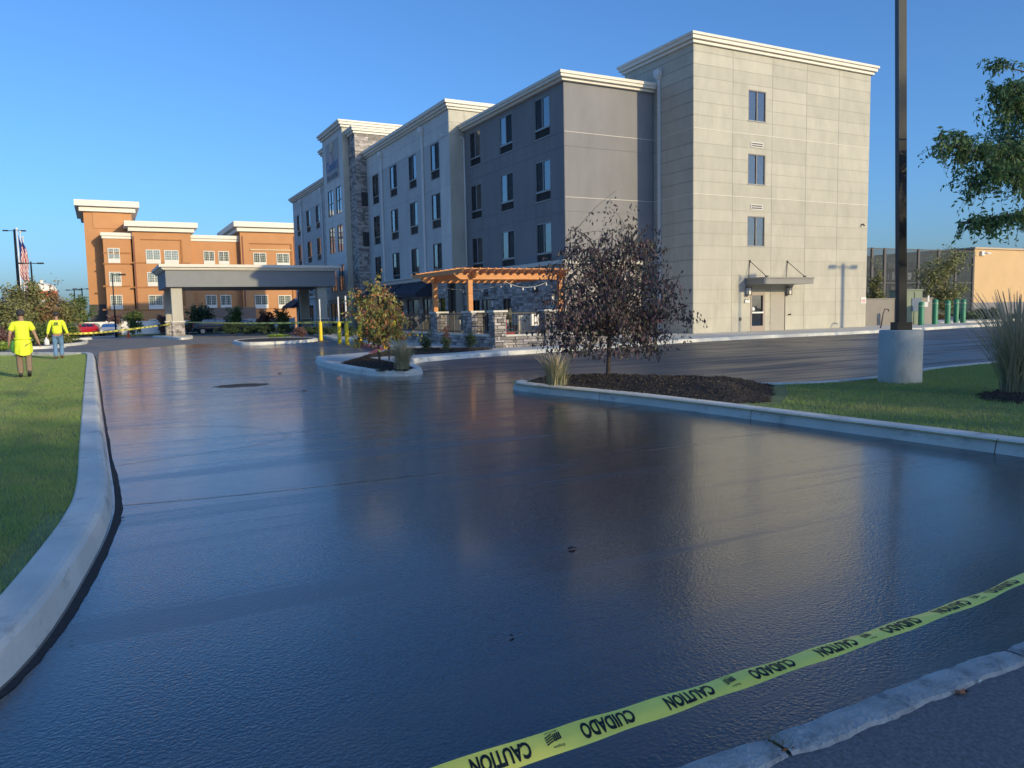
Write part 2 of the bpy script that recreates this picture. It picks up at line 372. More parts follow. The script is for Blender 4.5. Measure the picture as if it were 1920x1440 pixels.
def kerb(path, root, seg=3.0, prof=KPROF, mat=None):
    path = [np.array(p[:2], float) for p in path]
    # resample
    d = [0]
    for a, b in zip(path, path[1:]): d.append(d[-1]+np.linalg.norm(b-a))
    def at(s):
        for i in range(len(d)-1):
            if s <= d[i+1]: return path[i]+(path[i+1]-path[i])*((s-d[i])/(d[i+1]-d[i]+1e-9))
        return path[-1]
    s = 0
    while s < d[-1]-.05:
        e = min(s+seg, d[-1]); k = max(2, int((e-s)/.25)+1)
        mb = MB(); sweep(mb, [at(s+.006+(e-s-.012)*i/(k-1)) for i in range(k)], prof); part(mb, 'kerb_stone', mat or m_conc, root)
        s = e
def leaves(name, P, size, mats, parent=None, aspect=2.2, droop=.5, world_off=None):
    P = np.asarray(P, float); N = len(P)
    th = NR.rand(N)*2*np.pi; el = (NR.rand(N)-.5)*1.6-droop
    a = np.stack([np.cos(th)*np.cos(el), np.sin(th)*np.cos(el), np.sin(el)], 1)
    r = NR.randn(N, 3); b = np.cross(a, r); b /= np.linalg.norm(b, axis=1)[:, None]+1e-9; c = np.cross(a, b)
    s = (size*(.6+.8*NR.rand(N)))[:, None]
    V = np.stack([P, P+a*s*.5+b*s/aspect*.5+c*s*.08, P+a*s, P+a*s*.5-b*s/aspect*.5+c*s*.08], 1).reshape(-1, 3)
    idx = np.arange(N)[:, None]*4; Fc = np.concatenate([idx+np.array([[0, 1, 2]]), idx+np.array([[0, 2, 3]])], 1).reshape(-1)
    return rawmesh(name, V, Fc, mats)
def rawmesh(name, V, tri, mat, smooth=False):
    me = bpy.data.meshes.new(name); nv = len(V); nf = len(tri)//3
    me.vertices.add(nv); me.vertices.foreach_set('co', np.asarray(V, np.float32).ravel())
    me.loops.add(nf*3); me.loops.foreach_set('vertex_index', np.asarray(tri, np.int32))
    me.polygons.add(nf); me.polygons.foreach_set('loop_start', np.arange(0, nf*3, 3, dtype=np.int32)); me.polygons.foreach_set('loop_total', np.full(nf, 3, np.int32))
    me.materials.append(mat); me.update(calc_edges=True); me.validate(); return me
def blades(P, h, wd, mat, name, lean=.5):
    P = np.asarray(P, float); N = len(P); th = NR.rand(N)*2*np.pi; H = h*(.5+NR.rand(N))
    side = np.stack([np.cos(th), np.sin(th), np.zeros(N)], 1)*wd
    ln = NR.randn(N, 2)*lean*H[:, None]*.6
    tip = P+np.stack([ln[:, 0], ln[:, 1], H], 1)
    V = np.stack([P-side, P+side, tip], 1).reshape(-1, 3)
    return rawmesh(name, V, np.arange(N*3), mat)
def text_geo(body, bold=0.):
    cu = bpy.data.curves.new('t', 'FONT'); cu.body = body; cu.size = 1; cu.offset = bold; cu.resolution_u = 3
    ob = bpy.data.objects.new('t', cu); C.objects.link(ob)
    dg = bpy.context.evaluated_depsgraph_get(); me = bpy.data.meshes.new_from_object(ob.evaluated_get(dg))
    b = bmesh.new(); b.from_mesh(me); ys_ = [q.co.y for q in b.verts]; xs2 = [q.co.x for q in b.verts]
    for k in range(1, 8): bmesh.ops.bisect_plane(b, geom=b.verts[:]+b.edges[:]+b.faces[:], plane_co=(0, min(ys_)+(max(ys_)-min(ys_))*k/8, 0), plane_no=(0, 1, 0))
    for k in range(1, 14): bmesh.ops.bisect_plane(b, geom=b.verts[:]+b.edges[:]+b.faces[:], plane_co=(min(xs2)+(max(xs2)-min(xs2))*k/14, 0, 0), plane_no=(1, 0, 0))
    bmesh.ops.triangulate(b, faces=b.faces[:]); b.to_mesh(me); b.free()
    v = np.array([x.co[:] for x in me.vertices]); f = [tuple(p.vertices) for p in me.polygons]
    bpy.data.objects.remove(ob); bpy.data.meshes.remove(me)
    v[:, 0] -= v[:, 0].min(); v[:, 1] -= v[:, 1].min(); return v[:, :2], f

# ================================================================== THE SETTING
def sheet(poly_or_rect, z, name, mat, ys=None):
    mb = MB(); x0, x1, y0, y1 = poly_or_rect
    yy = sorted(set([y0, y1]+[y for y in (30, 100) if y0 < y < y1]))
    vs = [(x, y, z+gz(y)) for y in yy for x in (x0, x1)]
    mb.add(vs, [(2*i, 2*i+1, 2*i+3, 2*i+2) for i in range(len(yy)-1)]); return struct(mb, name, mat)
sheet((-2500, 2500, -300, 3000), 0, 'ground', m_asph)
mb = MB(); mb.add([(x, y, .004) for x, y in [(-26.9, -28.6), (30, -28.6), (30, 6), (-12, 15.5), (-17, 17.6), (-22.5, 15.2), (-26.45, 9), (-26.45, -20)]], [tuple(range(8))])
struct(mb, 'sealed_lot', seal_material())
sheet((-120, 120, -42, -28.60), .003, 'street', m_street)
LP = catmull([(-29.5, -28.75), (-28.2, -28.45), (-27.35, -27.9), (-26.9, -27.2), (-26.62, -26.5), (-26.42, -25.3), (-26.30, -24.2), (-26.27, -23.2), (-26.30, -20.9), (-26.36, -16), (-26.42, -10.5), (-26.5, -3), (-26.58, 3.2), (-26.75, 5.2), (-27.4, 6.0), (-30.3, 9.4), (-36, 15)], 8)
r = tag(link('kerb', None), kind='structure'); kerb(LP, r)
mb = MB(); LQ = catmull(LP, 6)
for a, b in zip(LQ, LQ[1:]):
    pass
vs = []; wv = .045
for i, p in enumerate(LQ):
    t = LQ[min(i+1, len(LQ)-1)]-LQ[max(i-1, 0)]; t = t/np.linalg.norm(t); q = np.array([t[1], -t[0]]); wv = min(max(wv+R.uniform(-.0025, .0025), .03), .06)
    vs += [(p[0], p[1], .0065), (p[0]+q[0]*wv, p[1]+q[1]*wv, .0065)]
mb.add(vs, [(2*i, 2*i+1, 2*i+3, 2*i+2) for i in range(len(LQ)-1)])
NN = len(LP)
struct(mb, 'unsealed_strip', m_edge)
# left lawn: falls gently away from the kerb
def lawnz(x): return .125-.115*min(max((-26.62-x)/1.1, 0), 1)
inner = []
for i, p in enumerate(LP):
    t = LP[min(i+1, NN-1)]-LP[max(i-1, 0)]; t = t/np.linalg.norm(t); inner.append(p+np.array([-t[1], t[0]])*.255)
mb = MB(); vs = []
for p in inner:
    for dx in (0, .3, .6, .9, 1.2, 3, 40): vs.append((p[0]-dx, p[1]+(dx*.6 if p[1] > 5.5 and dx > 2 else 0), lawnz(p[0]-dx)))
mb.add(vs, [(i*7+k, (i+1)*7+k, (i+1)*7+k+1, i*7+k+1) for i in range(len(inner)-1) for k in range(6)]); struct(mb, 'lawn', m_soil)
ys = np.array([p[1] for p in inner]); xs = np.array([p[0] for p in inner]); o_ = np.argsort(ys)
P = []
while len(P) < 210000:
    n = 60000; yy = -27.8+NR.rand(n)**1.35*37; xe = np.interp(yy, ys[o_], xs[o_]); xl = CAM[0]-.102*(yy-CAM[1])-1.1
    xx = xl+NR.rand(n)*(xe-xl); k = (xx < xe-.005)&(NR.rand(n) < np.where((yy < -24.2)&(xx > xe-.16), .25, 1.))
    P += list(np.stack([xx[k], yy[k], [lawnz(v) for v in xx[k]]], 1))
link('lawn_grass', blades(P, .026, .0026, m_grass, 'lawn_grass'))['kind'] = 'stuff'

# right island: mulch nose and lawn
RI = [(-18.75, -28.4), (-18.8, -26.3), (-18.9, -24.6), (-19.05, -22.1), (-19.25, -20.3), (-19.6, -18.5), (-19.62, -17.7), (-19.2, -17.25), (-18.5, -17.6), (-17.6, -18.8), (-16.6, -20.3), (-15.4, -20.95), (-13.6, -20.85), (-11.6, -20.35), (-8.7, -20.15), (-4, -20.3), (6, -20.6)]
RIc = catmull(RI, 6); RIr = [p for p in RIc[::-1]]
r = tag(link('kerb', None), kind='structure'); kerb(RIr, r)
isl = [tuple(p) for p in RIc]
mb = MB(); mb.add([(x, y, .128) for x, y in isl]+[(6, -28.4, .128)], [tuple(range(len(isl)+1))]); struct(mb, 'lawn', m_soil)
MUL = [p for p in isl if p[1] > -22.6 and p[0] < -15.9]+[(-16.3, -21.1), (-17.2, -22.0), (-18.2, -22.8)]
def mound(poly, z0, hmax, reach, cell=.12, name='mulch_bed', inset=.16):
    X = [p[0] for p in poly]; Y = [p[1] for p in poly]; x0, y0 = min(X), min(Y); nx = int((max(X)-x0)/cell)+2; ny = int((max(Y)-y0)/cell)+2
    E = [(np.array(poly[i], float), np.array(poly[(i+1) % len(poly)], float)) for i in range(len(poly))]
    def dist(x, y):
        b = 9
        for a, c in E:
            ab = c-a; t = min(max(((x-a[0])*ab[0]+(y-a[1])*ab[1])/(ab@ab+1e-9), 0), 1); b = min(b, math.hypot(x-a[0]-ab[0]*t, y-a[1]-ab[1]*t))
        return b
    idx = {}; vs = []; fs = []
    for i in range(nx):
        for j in range(ny):
            x, y = x0+i*cell, y0+j*cell
            if inside(x, y, poly):
                d = dist(x, y)
                if d > inset*.7:
                    k = min((d-inset*.7)/reach, 1); k = k*k*(3-2*k); idx[i, j] = len(vs); vs.append((x, y, z0+hmax*k+R.uniform(-.012, .02)))
    for i in range(nx):
        for j in range(ny):
            q = [(i, j), (i+1, j), (i+1, j+1), (i, j+1)]
            if all(c in idx for c in q): fs.append(tuple(idx[c] for c in q))
    mb = MB(); mb.add(vs, fs, True); o = struct(mb, name, m_mulch)
    Q = []
    for _ in range(int(len(vs)*18)):
        f = R.choice(fs); a = [np.array(vs[k]) for k in f]; u, v_ = R.random(), R.random()
        Q.append(a[0]*(1-u)*(1-v_)+a[1]*u*(1-v_)+a[2]*u*v_+a[3]*(1-u)*v_+np.array([0, 0, .004]))
    ch = leaves('mulch_chips', Q, .034, m_chip, aspect=3, droop=0); o2 = link('mulch_chips', ch); o2['kind'] = 'stuff'
    return o
mound(MUL, .12, .20, .9)
def poly_offset_in(p, poly): return inside(p[0], p[1], poly)
Q = []
while len(Q) < 130000:
    n = 40000; X = -19.0+NR.rand(n)*13; Y = -27.5+NR.rand(n)*7.2
    for x, y in zip(X, Y):
        if inside(x, y, isl+[(6, -28.4)]) and not inside(x, y, MUL): Q.append((x, y, .125))
# keep the blades off the kerb top
IE = np.array(isl)
Q = np.array(Q); dm = np.full(len(Q), 9.)
for a, c in zip(IE[:-1], IE[1:]):
    ab = c-a; t = np.clip(((Q[:, :2]-a)@ab)/(ab@ab+1e-9), 0, 1)[:, None]; dm = np.minimum(dm, np.linalg.norm(Q[:, :2]-a-ab*t, axis=1))
Q = Q[dm > .3]
link('lawn_grass', blades(Q, .033, .004, m_grass, 'lawn_grass'))['kind'] = 'stuff'

# pavement and kerb round the hotel, with the small planted island at its tip
SW = [(-20.35, -5.6), (-20.75, -7.5), (-20.92, -9.7), (-20.85, -12.1), (-20.5, -13.15), (-19.95, -13.35), (-19.5, -12.9), (-19.1, -11.4), (-18.5, -9.6), (-17.7, -8.75), (-15.6, -7.95), (-12.2, -7.15), (-8, -6.0), (-4.5, -5.2), (0, -4.8), (6.7, -4.7), (12, -4.1), (16.5, -3.4), (21.5, -3.0), (22.5, -1.6)]
SWc = catmull(SW, 5)
r = tag(link('kerb', None), kind='structure'); kerb(SWc, r, 3.4, KPROF)
back = [(22.3, 2.2), (60, 4), (60, 6), (12, 8), (0, 10), (-6, 30), (-12, 29), (-14.5, 14.8), (-15.4, 8.5), (-15.7, 4), (-16.6, -2.0), (-18.6, -4.6), (-19.5, -5.1)]
# slab surface (inside of the kerb), following the ground
inn = []
for i, p in enumerate(SWc):
    t = SWc[min(i+1, len(SWc)-1)]-SWc[max(i-1, 0)]; t = t/np.linalg.norm(t); inn.append(tuple(p+np.array([-t[1], t[0]])*.26))
mb = MB(); mb.prism(inn+[(22.2, 2.2), (60, 4.0), (60, 8), (12, 8), (0, 10), (-5, 31), (-12, 30), (-14.5, 14.8), (-15.4, 8.5), (-15.7, 4), (-16.5, -2.0), (-18.3, -4.4), (-19.9, -5.2)], -.05, .143)
struct(mb, 'pavement', m_walk)
mb = MB(); mb.prism([(-18.2, -5.2), (-16.55, -1.7), (-16.0, 3.0), (-16.3, 3.0), (-16.9, -1.7), (-18.4, -4.9)], 0, .15); struct(mb, 'red_kerb', M('red_kerb_paint', (.45, .1, .08), .7, .2))
M1 = [gp(a, b, .15)[:2] for a, b in ((633, 681), (655, 675), (682, 672.5), (712, 674.5), (743, 680), (771, 686), (786, 690.5), (763, 694), (709, 694.5), (668, 688))]
mound(M1, .135, .10, .5, .1, inset=.02)
M2 = [gp(a, b, .15)[:2] for a, b in ((673, 668.5), (700, 663), (725, 659), (760, 655.5), (800, 653.5), (850, 654), (925, 653.5), (926, 655), (860, 660.5), (800, 664), (735, 667.5), (690, 670.5))]
mound(M2, .135, .06, .3, .09, inset=.02)
# faint old bay lines in the coated lot
mb = MB()
for i in range(5):
    x = -13.2+i*2.75; mb.add([(x, -10.5, .008), (x+.1, -10.5, .008), (x+.1, -6.2+i*.25, .008), (x, -6.2+i*.25, .008)], [(0, 1, 2, 3)])
struct(mb, 'parking_line', M('worn_line', (.13, .125, .115), .8, .5, 6))
# far islands and kerbs on the left and in front of the canopy
def island(pts, z=.14, fill=None, name='island_bed'):
    P = catmull(pts, 4, True); P2 = [(p[0], p[1]) for p in P]
    a = sum(P2[i][0]*P2[(i+1) % len(P2)][1]-P2[(i+1) % len(P2)][0]*P2[i][1] for i in range(len(P2)))
    if a < 0: P2 = P2[::-1]
    r = tag(link('kerb', None), kind='structure'); kerb([np.array(p) for p in P2+P2[:1]], r, 4, KPROF)
    mb = MB(); n = len(P2); I = []
    for i in range(n):
        t = np.array(P2[(i+1) % n])-np.array(P2[i-1]); t = t/np.linalg.norm(t); q = np.array(P2[i])+np.array([-t[1], t[0]])*.25; I.append((q[0], q[1], z+gz(q[1])))
    mb.add(I, [tuple(range(n))]); struct(mb, name, fill or m_mulch)
g_ = lambda *q: [gp(a, b)[:2] for a, b in q]
a = g_((0, 658), (100, 651.5), (150, 647), (163, 643.5)); island([(-60, 6)]+a+[(-28.5, 29.5), (-40, 30), (-60, 30)], .14)
island([(-60, 32)]+g_((100, 639), (150, 637), (175, 634.5), (168, 632.5))+[(-60, 47)], .14)
island(g_((306, 634.5), (330, 637), (352, 636.5), (362, 634)) + [(-20.0, 39), (-22.6, 40)], .14, m_conc)
island(g_((437, 642.5), (452, 647), (520, 645.5), (580, 642), (596, 638.5)) + g_((560, 636.5), (480, 638.5)), .14)

# near street edge: worn flush concrete strip
segs = [(-27.5, -24.405), (-24.39, -23.055), (-23.047, -22.3), (-22.293, -19.3), (-19.28, -16), (-15.98, -10)]
r = tag(link('street_edge_strip', None), kind='structure')
for a, b in segs:
    n = int((b-a)/.035); mb = MB(); vs = []
    for i in range(n+1):
        x = a+(b-a)*i/n; e = min(i, n-i)/3; e = min(e, 1)**.5
        y1 = -28.522+.006*math.sin(x*5)+.003*math.sin(x*23+2)+R.uniform(-.0025, .0025); y0 = -28.665+.007*math.sin(x*4+1)+.004*math.sin(x*19)+R.uniform(-.004, .004)
        ym = (y0+y1)/2; y1 = ym+(y1-ym)*(.78+.22*e); y0 = ym+(y0-ym)*(.78+.22*e)
        for k in range(6):
            t = (0, .1, .3, .7, .9, 1)[k]; vs.append((x, y0+(y1-y0)*t, (-.002, .015, .019, .018, .014, -.002)[k]*(.8+.2*e)+R.uniform(-.0012, .0012)))
    mb.add(vs, [(i*6+k, (i+1)*6+k, (i+1)*6+k+1, i*6+k+1) for i in range(n) for k in range(5)], False)
    part(mb, 'edge_segment', m_concd, r)

# ================================================================== HOTEL
H = thing('hotel_building', 'large grey four storey hotel with stone sign tower and light end block', 'hotel', (-5, 8, 0))
def cored(x0, x1, y0, y1, z0, z1, mat, name='block_core', d=.33):
    mb = MB(); mb.box(x0+d, x1-d, y0+d, y1-d, z0, z1); return part(mb, name, mat, H, True)
D0_, DU_ = 3.1, -5.532
# --- end block A
ZJ = [.14, .9, 1.65, 2.35, 3.05, 3.83, 4.53, 5.15, 5.75, 6.35, 7.06, 7.69, 8.3, 8.92, 9.54, 10.24, 10.88, 11.51, 12.1, 12.7, 13.3, 13.89, 14.25]
HA = [0, 2.55, 5.29, 7.8, 10.3, 12.85]
wA = [(3.6, 4.83, z-1.57, z) for z in (12.46, 9.27, 6.11)]
door = (3.86, 4.89, .14, 2.18); vents = [(3.8, 4.62, 9.6, 9.86), (3.8, 4.62, 6.45, 6.7)]
hd = wA+[door]
wall(H, 'y', 0, 0.02, 12.83, -1, 14.25, hd, m_joint); wall(H, 'x', 0, .3, 5.6, -1, 14.25, [], m_joint)
panels(H, 'y', 0, HA, ZJ, hd+[(5.24, 6.4, .14, 2.2)], m_pan, .009, .012)
for z in (7.06, 10.24):
    mb = MB(); wb(mb, 'y', 0, .0, 12.84, z-.012, z+.012, .013, .03); wb(mb, 'x', 0, -.02, 5.6, z-.012, z+.012, .02, .03); part(mb, 'reveal_bead', m_corn, H, True)
    mb = MB(); wb(mb, 'y', D0_, DU_, 0, z-.01, z+.01, .019, .03); part(mb, 'reveal_bead', m_corn, H, True)
panels(H, 'x', 0, [-.018, 5.6], ZJ, [], m_pan)
cored(0, 12.85, 0, 5.6, 0, 14.25, m_joint); mb = MB(); mb.box(12.5, 12.83, .3, 5.6, -1, 14.25); part(mb, 'wall', m_light, H, True)
mb = MB(); mb.box(.01, 12.84, 5.35, 5.6, -1, 14.25); part(mb, 'wall', m_light, H, True)
cornice(H, 0, 12.85, 0, 5.6, 14.25, .45, .33)
for i, q in enumerate(wA): window(H, 'y', 0, q[0], q[1], q[3], q[2], q[2]-.0, 3, m_bronze2)
for q in vents:
    mb = MB(); wb(mb, 'y', 0, q[0], q[1], q[2], q[3], .019, .05); f = part(mb, 'wall_vent', m_white, H, True)
    for k in range(2):
        mb = MB(); wb(mb, 'y', 0, q[0]+.04, q[1]-.04, q[2]+.04+k*.11, q[2]+.11+k*.11, .051, .06); part(mb, 'slat', m_bronze, f)
# door
mb = MB(); a, b, z0, z1 = door
for x0, x1, y0, y1 in ((a, a+.09, z0, z1), (b-.14, b, z0, z1), (a+.09, b-.14, z1-.16, z1), (a+.09, b-.14, z0, z0+.28)): wb(mb, 'y', 0, x0, x1, y0, y1, -.12, .03)
dr = part(mb, 'door', M('door_frame_tan', (.33, .27, .23), .5, .05), H, True)
mb = MB(); wb(mb, 'y', 0, a+.09, b-.14, z0+.28, z1-.16, -.06, -.05); part(mb, 'pane', m_glassd, dr)
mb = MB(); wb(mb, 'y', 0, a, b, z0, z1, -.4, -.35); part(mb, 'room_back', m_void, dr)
mb = MB(); wb(mb, 'y', 0, a+.05, b-.16, 1.08, 1.16, .03, .08); part(mb, 'push_bar', m_white, dr)
mb = MB(); mb.lathe([(0.001, 0), (.11, 0), (.11, .02), (.001, .02)], 14); me = mb.mesh('door_sticker', m_white); o = link('door_sticker', me, dr); o.rotation_euler = (math.pi/2, 0, 0); o.location = (a+.17, -.035, 1.3)
# plain service panel beside the door
mb = MB(); wb(mb, 'y', 0, 5.3, 6.34, .14, 2.17, .0, .012); sp = part(mb, 'service_door', M('service_door_paint', (.37, .345, .30), .8, .03), H, True)
for z in (.5, 1.2, 1.95):
    mb = MB(); wb(mb, 'y', 0, 5.27, 5.3, z, z+.09, .0, .03); part(mb, 'hinge', m_alum, sp)
mb = MB(); wb(mb, 'y', 0, 6.34, 6.38, .14, 2.2, .0, .03); part(mb, 'frame', m_bronze, sp)
# door canopy
mb = MB(); mb.box(3.5, 7.05, -1.3, -.02, 2.57, 2.84); mb.box(3.46, 7.09, -1.34, -.02, 2.84, 2.92); cp = part(mb, 'door_canopy', M('canopy_trim_grey', (.25, .245, .23), .7, .05), H, True)
for x in (3.78, 6.5):
    mb = MB(); mb.tube([(x, -.03, 3.8), (x+.0, -1.2, 2.95)], .018, 6); mb.tube([(x, -.03, 3.8), (x-.1, -.06, 2.93)], .014, 6); mb.box(x-.05, x+.05, -.05, -.015, 3.74, 3.86); mb.box(x-.06, x+.06, -1.26, -1.14, 2.925, 3.0); part(mb, 'tie_rod', m_bronze, cp)
for x in (3.6, 6.52):
    mb = MB(); mb.box(x-.13, x+.13, -.28, -.02, 2.42, 2.46); mb.box(x-.11, x+.11, -.26, -.04, 2.02, 2.06)
    for dx in (-.1, .1): mb.box(x+dx-.012, x+dx+.012, -.26, -.235, 2.06, 2.42)
    L_ = part(mb, 'wall_lamp', m_bronze, H, True)
    mb = MB(); mb.box(x-.08, x+.08, -.23, -.07, 2.07, 2.41); part(mb, 'lamp_glass', m_white, L_)
mb = MB(); mb.box(3.42, 3.74, -.09, -.02, 1.64, 1.78); mb.ball((3.5, -.09, 1.82), .045, .045, .045, 8, 6); mb.ball((3.66, -.09, 1.82), .045, .045, .045, 8, 6); part(mb, 'emergency_light', m_white, H, True)
mb = MB(); mb.box(12.42, 12.84, -.03, -.02, 1.5, 1.84); sg = part(mb, 'wall_sign', m_white, H, True)
mb = MB(); [mb.box(12.47, 12.79, -.034, -.031, z, z+.03) for z in (1.56, 1.62, 1.68)]; part(mb, 'red_print', m_red, sg)
mb = MB(); mb.box(6.6, 6.78, -.08, -.02, .95, 1.0); mb.box(6.66, 6.7, -.14, -.08, .94, 1.02); part(mb, 'hose_bib', m_bronze, H, True)
mb = MB(); mb.box(3.08, 3.2, -.06, -.02, .72, .88); part(mb, 'outlet_box', m_bronze, H, True)
mb = MB(); mb.box(12.3, 12.42, -.12, -.02, 5.95, 6.0); mb.tube([(12.36, -.1, 5.95), (12.3, -.22, 5.88)], .04, 8); part(mb, 'security_camera', m_bronze, H, True)
def downspout(x, y, ztop, zbot, w=.07, plane='x', mat=None):
    mb = MB(); o = .03
    mb.box(x-o-.26, x-o, y-.2, y+.2, ztop-.26, ztop); mb.add([(x-o-.26, y-.2, ztop-.26), (x-o, y-.2, ztop-.26), (x-o, y+.2, ztop-.26), (x-o-.26, y+.2, ztop-.26), (x-o-.15, y-.09, ztop-.5), (x-o, y-.09, ztop-.5), (x-o, y+.09, ztop-.5), (x-o-.15, y+.09, ztop-.5)], [(0, 1, 5, 4), (1, 2, 6, 5), (2, 3, 7, 6), (3, 0, 4, 7), (7, 6, 5, 4)])
    mb.box(x-o-.12, x-o-.01, y-w, y+w, zbot, ztop-.5)
    f = part(mb, 'downspout', mat or m_gutter, H, True)
    for z in np.arange(zbot+1, ztop-1, 2.6):
        mb = MB(); mb.box(x-o-.126, x-o, y-w-.02, y+w+.02, z, z+.05); part(mb, 'strap', mat or m_gutter, f)
downspout(0, 2.55, 13.65, .2)
# --- dark block
D0, D1, DU = 3.1, 14.94, -5.532
rows = [(12.38, 10.8, 10.3), (9.19, 7.62, 7.1), (6.0, 4.43, 3.97)]
cd_ = [(4.45, 5.98), (8.5, 10.05), (12.62, 14.1)]
hol = [(a, b, r_[2], r_[0]) for r_ in rows for a, b in cd_]
wall(H, 'x', DU, D0, D1, 3.9, 12.63, hol, m_djoint)
zs = [3.95, 6.35, 7.06, 9.54, 10.24, 12.63]
panels(H, 'x', DU, [D0-.018, 4.4, 6.03, 8.45, 10.1, 12.57, D1], zs, hol, m_dark, .006)
wall(H, 'y', D0, DU+.3, .0, 3.9, 12.63, [], m_djoint); panels(H, 'y', D0, [DU, 0.0], zs, [], m_dark, .006)
mb = MB(); mb.box(DU+.33, 12, D0+.33, D1, -1, 12.63); part(mb, 'block_core', m_djoint, H, True)
for r_ in rows:
    for i, (a, b) in enumerate(cd_): window(H, 'x', DU, a, b, r_[0], r_[1], r_[2], (1, 0, 1)[i], m_alum)
mb = MB(); mb.box(DU-.2, 12.2, D0-.2, D1, 12.63, 12.76); mb.box(DU-.36, 12.2, D0-.36, D1+.5, 12.76, 12.9); mb.box(DU-.42, 12.2, D0-.42, D1+.55, 12.9, 13.04); part(mb, 'eave', m_corn, H, True)
mb = MB(); mb.tube([(DU-.38, 15.2, 12.75), (DU-.3, 15.05, 12.45), (DU-.07, 14.85, 12.2), (DU-.07, 14.85, .3)], .055, 8); part(mb, 'downspout', m_gutter, H, True)
# stone ground storey of the dark block
stone_stuff = []
def veneer(name, pl, at, h0, h1, z0, z1, rowh, holes=(), base=True, wlo=1.6, whi=4.2, d0=.015, d1=.055, parent=None):
    rt = parent or H
    if base:
        mb = MB()
        for a, b, c, d in sub((h0, h1, z0, z1), list(holes)): wb(mb, pl, at, a, b, c, d, -.2, 0)
        part(mb, 'wall', m_mortar, rt, True)
    mb = MB(); z = z0
    while z < z1-.01:
        hh = min(rowh*R.uniform(.7, 1.35), z1-z); x = h0
        while x < h1-.005:
            ww = min(rowh*R.uniform(wlo, whi), h1-x)
            if h1-x-ww < rowh*.5: ww = h1-x
            for a, b, c, e in sub((x+.005, x+ww-.005, z+.004, z+hh-.004), list(holes)):
                if b-a > .02 and e-c > .015: wb(mb, pl, at, a, b, c, e, .001, R.uniform(d0, d1))
            x += ww
        z += hh
    o = part(mb, name, m_stone, rt, True); o['kind'] = 'stuff'; return o
gw = [(8.55, 9.6, .2, 2.18), (11.3, 12.45, .2, 2.18), (12.6, 14.05, .2, 2.18)]
veneer('stone_veneer', 'x', -5.75, 3.0, 14.95, .1, 3.75, .13, gw)
veneer('stone_veneer', 'y', 2.9, -5.75, 0, .1, 3.75, .13, [])
mb = MB(); mb.box(-5.9, 0, 2.76, 15.2, 3.75, 3.95); part(mb, 'ledge', m_cap, H, True)
for a, b, c, d in gw: window(H, 'x', -5.75, a, b, d, c, c, 2, m_bronze)
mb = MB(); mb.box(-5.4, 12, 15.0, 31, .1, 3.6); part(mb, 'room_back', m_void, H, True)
for y, z in ((11.6, 2.55), (5.66, 2.55)):
    mb = MB(); mb.box(-6.0, -5.78, y-.14, y+.14, z-.1, z+.1); mb.tube([(-5.95, y, z), (-6.02, y, z-.16)], .07, 8); part(mb, 'wall_lamp', m_bronze, H, True)
# --- grey block
GU = -6.54; G0, G1 = 14.94, 59.1
rg = [(12.33, 10.66, 10.05), (9.14, 7.5, 6.9), (5.96, 4.3, 3.95)]
cg = [(16.59, 18.07), (20.69, 22.15), (24.63, 26.2), (28.87, 30.4)]
ch_ = [(47.45, 48.9), (51.3, 52.95), (55.85, 57.35)]
hol = [(a, b, r_[2], r_[0]) for r_ in rg for a, b in cg+ch_]
wall(H, 'x', GU, G0, 33.7, 3.85, 13.95, [h for h in hol if h[0] < 33], m_joint); wall(H, 'x', GU, 40.5, G1, 3.3, 13.95, [h for h in hol if h[0] > 40], m_joint)
zs = [3.9, 6.35, 9.4, 12.42, 13.2, 13.95]
def gm(first): return lambda i, j: (m_pan_shade if (j >= 3 or (first and i == 0)) else m_mid)
panels(H, 'x', GU, [G0-.018, 16.5, 20.6, 24.5, 28.8, 31.9], zs, hol, gm(True), .007)
panels(H, 'x', GU, [42.0, 46, 50.2, 54.5, G1], zs, hol, gm(False), .007)
wall(H, 'y', G0, GU+.3, 5, 3.85, 13.95, [], m_joint); panels(H, 'y', G0, [GU, -5.5, -2, 2, 5], zs, [], m_pan, .007)
mb = MB(); mb.box(GU+.33, 5, G0+.33, G1, -1.5, 13.95); part(mb, 'block_core', m_joint, H, True)
mb = MB(); mb.box(GU-.15, 5.2, G0-.15, G1+.1, 13.95, 14.08); mb.box(GU-.28, 5.2, G0-.28, G1+.3, 14.08, 14.25); mb.box(GU-.4, 5.2, G0-.4, G1+.42, 14.25, 14.45); part(mb, 'eave', m_corn, H, True)
for r_ in rg:
    for i, (a, b) in enumerate(cg): window(H, 'x', GU, a, b, r_[0], r_[1], r_[2], (0, 1, 0, 2)[i])
    for i, (a, b) in enumerate(ch_): window(H, 'x', GU, a, b, r_[0], r_[1], r_[2], (1, 1, 1)[i])
for y in (19.33, 27.9, 46.1, 54.9): downspout(GU, y, 13.75, 3.95 if y < 40 else .3)
mb = MB(); mb.tube([(GU-.1, 15.9, 12.6), (GU-.12, 15.9, 12.4)], .05); part(mb, 'scupper', m_gutter, H, True)
